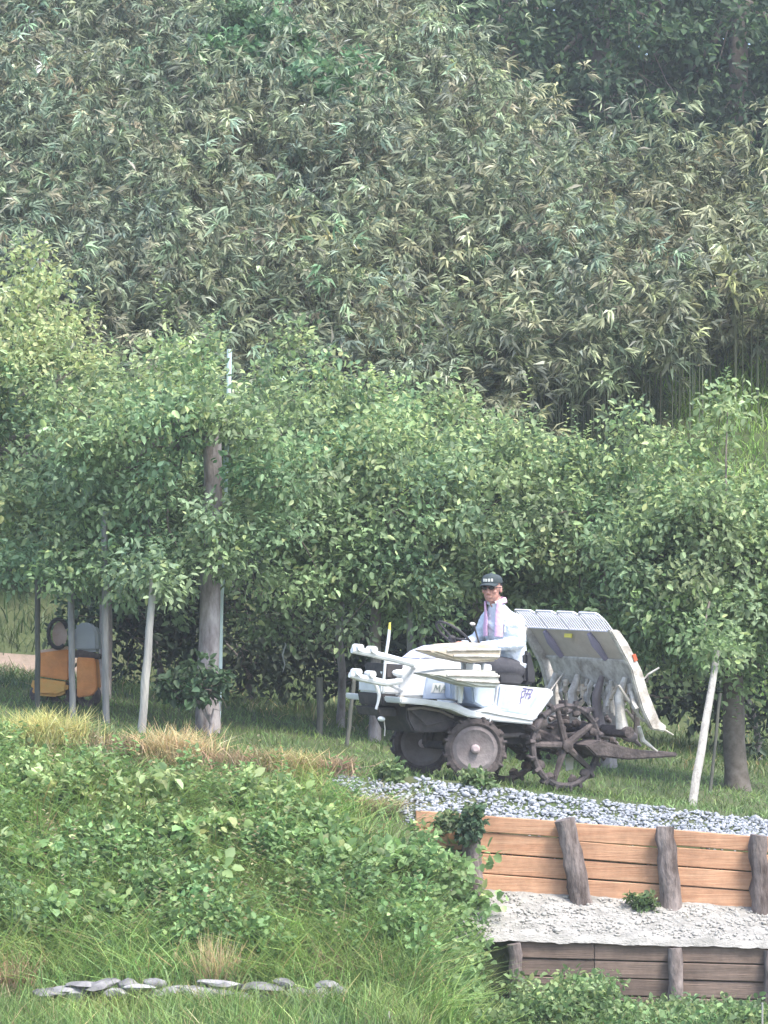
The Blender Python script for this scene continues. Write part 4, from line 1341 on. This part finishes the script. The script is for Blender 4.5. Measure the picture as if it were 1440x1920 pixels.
# hands close on the steering wheel rim
hl = (c0 - seat_p) + u * math.cos(-.75) * SWR + v_ * math.sin(-.75) * SWR
cand = [(c0 - seat_p) + u * math.cos(a) * SWR + v_ * math.sin(a) * SWR for a in np.linspace(0, 6.283, 60)]
hl = min(cand, key=lambda p: (p - Q(897, 1207, .10)).length)
hr = min(cand, key=lambda p: (p - Q(880, 1200, -.14)).length)
lwp = hl + (le - hl).normalized() * .085
rwp = hr + (re_ - hr).normalized() * .085

# shirt: torso and both sleeves
mb = MB()
mb.loft([ell(pel + upl * .0, .165, .125), ell(pel * .5 + wst * .5, .168, .130), ell(wst, .165, .128), ell((wst + chs) / 2, .192, .148), ell(chs, .210, .145), ell(chs + upl * .05, .198, .125), ell(shl + upl * .0, .120, .088), ell(nck - upl * .005, .062, .062)])
for s0, e0, w0 in ((ls, le, lwp), (rs, re_, rwp)):
    mb.ball(s0, .068, sub=2)
    mb.tube([s0, s0 * .5 + e0 * .5, e0], [.068, .064, .058], n=12)
    mb.ball(e0, .058, sub=2)
    mb.tube([e0, e0 * .45 + w0 * .55, w0], [.056, .050, .043], n=12)
# shirt tail falling over the seat
tl_ = Q(976, 1244, .10)
mb.loft([ell(pel + side * .05 + upl * .02, .12, .12), ell(tl_, .10, .10), ell(tl_ - upl * .05, .06, .07)])
shirt = remeshed('shirt', mb, SHIRT, .010, person, 3)
co = np.empty(len(shirt.data.vertices) * 3, dtype=np.float32); no = co.copy()
shirt.data.vertices.foreach_get('co', co); shirt.data.vertices.foreach_get('normal', no)
co = co.reshape(-1, 3); no = no.reshape(-1, 3)
fold_ = vnoise(co[:, 2] + .4 * co[:, 0], co[:, 1] + .5 * co[:, 2], .045, 3) * .0065 + vnoise(co[:, 0] - co[:, 2], co[:, 1], .02, 5) * .003
shirt.data.vertices.foreach_set('co', (co + no * fold_[:, None]).ravel()); shirt.data.update()
# collar
mb = MB()
mb.tube([nck + side * math.cos(a) * .068 + front * math.sin(a) * .066 + upl * (.012 - .02 * max(0, math.sin(a))) for a in np.linspace(-4.2, 1.05, 16)], .016, n=6)
mb.build('collar', SHIRT, shirt, smooth=True)
for sg in (1, -1):
    c = chs + front * .126 + side * .085 * sg - upl * .03
    mb = MB(); rm = Matrix((side, front, upl)).transposed()
    mb.box(c - front * .012, (.075, .02, .075), rm, bevel=.004); mb.box(c + upl * .034 - front * .003, (.078, .014, .018), rm, bevel=.003)
    mb.build('pocket', SHIRT, shirt, smooth=True)
# trousers
mb = MB()
mb.loft([ell(pel - upl * .07, .15, .12), ell(pel, .16, .12), ell(pel + upl * .05, .155, .118)])
knees = []
for yy, px in ((.13, 884), (-.13, 880)):
    hip = pel + Vector((0, yy * .75, -.03))
    kn = Q(px + yy * 80, 1240, yy * 1.2)
    an = Q(px + yy * 80 - 4, 1302, yy * 1.2)
    mb.ball(hip, .09, sub=2)
    mb.tube([hip, hip * .5 + kn * .5, kn], [.092, .082, .068], n=12)
    mb.ball(kn, .067, sub=2)
    mb.tube([kn, kn * .5 + an * .5, an], [.066, .06, .05], n=12)
    knees.append(an)
remeshed('trousers', mb, PANTS, .012, person, 3)
for an in knees:
    mb = MB()
    mb.tube([an + upl * .04, an - upl * .03], [.055, .05], n=10)
    mb.ball(an + Vector((.06, 0, -.03)), (.12, .045, .035), sub=2)
    mb.build('boot', SHOE, person, smooth=True)

# body: head with features, neck, forearms and hands in one skin
hf = (W2L @ Vector((-.34, -.92, -.13))).normalized()
hs_ = (upl.cross(hf)).normalized()
hu = hf.cross(hs_).normalized()
hc = Q(922, 1103, 0)
HR = Matrix((hs_, hf, hu)).transposed()


def hp(s, f, uu): return hc + hs_ * s + hf * f + hu * uu


mb = MB()
mb.ball(hp(0, -.012, .015), (.078, .098, .098), HR, 3)
mb.ball(hp(0, .018, -.045), (.062, .072, .075), HR, 3)
mb.ball(hp(0, .05, -.092), (.032, .030, .022), HR, 2)                   # chin
mb.tube([hp(0, .088, .012), hp(0, .106, -.022), hp(0, .112, -.035)], [.010, .014, .015], n=8)   # nose
for sg in (1, -1):
    mb.ball(hp(.017 * sg, .094, -.038), (.009, .010, .008), HR, 2)
    mb.ball(hp(.032 * sg, .076, .022), (.026, .013, .009), HR, 2)       # brow
    mb.ball(hp(.042 * sg, .065, -.022), (.024, .020, .018), HR, 2)      # cheek
    mb.ball(hp(.079 * sg, -.012, -.012), (.010, .020, .032), HR, 2)     # ear
mb.ball(hp(0, .088, -.062), (.024, .012, .006), HR, 2)                   # lips
mb.ball(hp(0, .087, -.072), (.020, .012, .006), HR, 2)
mb.tube([hp(0, -.03, -.06), nck - upl * .02, shl - upl * .05], [.054, .056, .07], n=12)
mb.loft([ell(pel, .12, .08), ell(wst, .12, .085), ell(chs, .13, .085), ell(shl, .08, .06)])
for h, wp, e0, out in ((hl, lwp, le, 1), (hr, rwp, re_, -1)):
    mb.tube([e0, wp, h * .35 + wp * .65], [.035, .028, .026], n=10)
    along = (h - wp).normalized()
    rt = (h - (c0 - seat_p)).normalized()                # outward from the wheel centre
    tg = ax.cross(rt).normalized()                       # along the rim
    pm = h - along * .035 + ax * .018
    rm = Matrix((tg, along, tg.cross(along))).transposed()
    mb.ball(pm, (.042, .048, .017), rm, 2)
    for k in range(4):
        f0 = pm + tg * (-.030 + .020 * k) + along * .035
        lnf = (.030, .036, .034, .027)[k]
        p1 = f0 + along * lnf * .6 + ax * .004
        p2 = p1 + along * lnf * .25 - ax * lnf * .7
        p3 = p2 - ax * lnf * .35 - along * lnf * .55
        mb.tube([f0, p1, p2, p3], [.0095, .009, .0085, .007], n=7)
    t0 = pm + tg * (.036 * -out)
    mb.tube([t0, t0 + tg * (-.018 * out) + along * .018 - ax * .012, t0 + tg * (-.012 * out) + along * .038 - ax * .030], [.011, .010, .008], n=7)
body = remeshed('body', mb, SK, .005, person, 2)
for sg in (1, -1):
    mb = MB(); mb.ball(hp(.031 * sg, .083, .010), (.012, .008, .006), HR, 2); mb.build('eye', HAIR, body, smooth=True)
mb = MB()
for sg in (1, -1):
    mb.ball(hp(.031 * sg, .096, .012), (.027, .008, .017), HR, 2)
    mb.tube([hp(.052 * sg, .085, .010), hp(.078 * sg, .05, .010), hp(.084 * sg, -.01, .006)], .003, n=5)
mb.tube([hp(-.012, .098, .010), hp(.012, .098, .010)], .003, n=5)
mb.build('glasses', mat('dark_lens', (.015, .015, .018), .2, spec=.6), person, smooth=True)
# hair at the back and sides, cap on top
mb = MB(); mb.ball(hp(0, -.028, .006), (.083, .092, .085), HR, 3); mb.build('hair', HAIR, person, smooth=True)
mb = MB()
rings = []
for f, uu in ((1.0, .044), (1.0, .064), (.93, .088), (.74, .108), (.42, .119), (.08, .122)):
    rings.append([hp(math.cos(a) * .090 * f, math.sin(a) * .110 * f - .012, uu + .008 * math.sin(a)) for a in np.linspace(0, 2 * math.pi, 24, endpoint=False)])
mb.loft(rings)
cap = mb.build('cap', CAPM, person, smooth=True)
mb = MB()
br = []
for t in np.linspace(0, 1, 7):
    f = .095 + .075 * t
    row = []
    for s_ in np.linspace(-1, 1, 11):
        ww = .080 * (1 - .12 * t)
        row.append(hp(s_ * ww, f - .055 * s_ * s_ - .0 * t, .058 - .012 * t - .016 * s_ * s_))
    br.append(row)
for up_ in (0, .006):
    for a, b in zip(br[:-1], br[1:]):
        for k in range(10):
            mb.poly([a[k] - hu * up_, a[k + 1] - hu * up_, b[k + 1] - hu * up_, b[k] - hu * up_])
mb.build('brim', CAPM, cap, smooth=True)
mb = MB()
for s_, w_ in ((.036, .016), (.012, .02), (-.014, .018), (-.036, .014)):
    f = .097 * math.sqrt(max(0, 1 - (s_ / .09) ** 2)) + .002
    mb.box(hp(s_, f, .078), (w_, .006, .026), HR @ Matrix.Rotation(-s_ * 6, 3, 'Z'), bevel=.002)
mb.build('cap_badge', mat('white_print', (.75, .75, .70), .6), cap, smooth=True)
mb = MB(); mb.ball(hp(0, -.012, .128), (.010, .010, .006), HR, 1); mb.build('button', CAPM, cap, smooth=True)
# towel round the neck, two ends hanging in front
mb = MB()
path = [chs + side * .075 + front * .150 - upl * .10, chs + side * .078 + front * .150 - upl * .03, chs + side * .075 + front * .140 + upl * .05, nck + side * .078 + front * .055 + upl * .0, nck + side * .075 - front * .03 + upl * .022,
        nck - front * .078 + upl * .028, nck - side * .075 - front * .03 + upl * .022, nck - side * .078 + front * .055 + upl * .0, chs - side * .072 + front * .142 + upl * .05, chs - side * .070 + front * .152 - upl * .03, chs - side * .066 + front * .152 - upl * .095]
rings = []
for i, p in enumerate(path):
    t = (path[min(i + 1, len(path) - 1)] - path[max(i - 1, 0)]).normalized()
    outw = (p - (chs + (nck - chs) * max(0, min(1, (p - chs).dot(upl) / (nck - chs).dot(upl))))).normalized()
    wdir = t.cross(outw).normalized(); outw = wdir.cross(t)
    hw = .036 if i in (0, 1, 2, 8, 9, 10) else .026
    rings.append([p + wdir * hw * math.cos(a) + outw * .011 * math.sin(a) for a in np.linspace(0, 2 * math.pi, 10, endpoint=False)])
mb.loft(rings)
mb.build('towel', TOWEL, person, smooth=True)

# ------------------------------------------------------------------ orange machine under the trees
M_ORANGE = mat('faded_orange', (.58, .22, .065), .6, 4, col2=(.66, .29, .10), bump=.3, stain=.25)
M_OCHRE = mat('muddy_orange', (.58, .29, .08), .8, 6, col2=(.50, .34, .12), bump=.5)
M_GREYC = mat('grey_cover', (.27, .30, .34), .5, 4, col2=(.33, .36, .40))
M_BLACK = mat('black_hoop', (.02, .02, .02), .6)
M_BROWN = mat('brown_inner', (.28, .19, .16), .8, 5, col2=(.38, .30, .27))
YO = 34.2
ob = Vector(P(122, 1312, YO)); ob.z = float(H(ob.x, YO))
om = empty('orchard_machine', ob, label='orange orchard machine with grey rounded cover half hidden behind the props on the left', cat='machine')


def S(px, py, dy=0.0): return P(px, py, YO + dy) - ob


def oslab(name, pix, dy, th, m, bevel=.012):
    mb = MB(); mb.prism([S(a, b, dy) for a, b in pix], (0, th, 0), bevel=bevel); return mb.build(name, m, om, smooth=True)


bd_ = oslab('body', [(72, 1224), (128, 1216), (128, 1276), (70, 1268)], .05, .6, M_ORANGE)
oslab('lower_body', [(62, 1270), (128, 1279), (126, 1298), (108, 1307), (66, 1304), (56, 1292)], .04, .62, M_OCHRE, .03)
oslab('side_body', [(144, 1232), (178, 1234), (182, 1290), (172, 1304), (144, 1308)], .0, .5, M_ORANGE)
oslab('bracket', [(126, 1222), (150, 1218), (186, 1226), (186, 1236), (126, 1232)], .1, .3, M_MUD, .008)
oslab('lid', [(74, 1219), (127, 1212), (127, 1218), (73, 1225)], .06, .5, mat('pale_lid', (.52, .38, .30), .7), .004)
oslab('cover', [(138, 1176), (146, 1168), (162, 1167), (174, 1171), (183, 1182), (185, 1222), (138, 1222)], .12, .4, M_GREYC, .03)
hoop = MB()
hoop.tube([S(112 + 18 * math.cos(a) - 3, 1188 + 27 * math.sin(a), .0) for a in np.linspace(.9, 2 * math.pi - .35, 22)], .020, n=8)
hoop.tube([S(96, 1204, .0), S(89, 1208, .0)], .014, n=6)
hoop.build('hoop', M_BLACK, om, smooth=True)
hb = MB(); hb.loft([[S(112 + 14 * math.cos(a), 1190 + 24 * math.sin(a), d) for a in np.linspace(0, 2 * math.pi, 18, endpoint=False)] for d in (.02, .12)]); hb.build('seat_back', M_BROWN, om, smooth=True)
for px, dy in ((80, .08), (116, .08), (165, .1)):
    mb = MB()
    c = S(px, 1304, dy + .15)
    mb.lathe([(-.06, .05), (-.06, .11), (-.03, .13), (.03, .13), (.06, .11), (.06, .05)], c, 18)
    mb.build('wheel', M_RUBBER, om, smooth=True)

# ------------------------------------------------------------------ haze
hm = bpy.data.materials.new('haze')
hm.use_nodes = True
nt = hm.node_tree
nt.nodes.remove(nt.nodes['Principled BSDF'])
pv = nt.nodes.new('ShaderNodeVolumePrincipled')
pv.inputs['Color'].default_value = (.86, .92, 1.0, 1)
pv.inputs['Density'].default_value = HAZE_DENSITY
nt.links.new(pv.outputs[0], nt.nodes['Material Output'].inputs['Volume'])
b = bmesh.new(); bmesh.ops.create_cube(b, size=1)
me = bpy.data.meshes.new('haze'); b.to_mesh(me); b.free(); me.materials.append(hm)
hz = link(bpy.data.objects.new('haze', me))
hz.scale = (340, 200, 38)
hz.location = (0, 70, 15)
tag(hz, 'thin pale summer haze in the air', 'haze', kind='stuff')
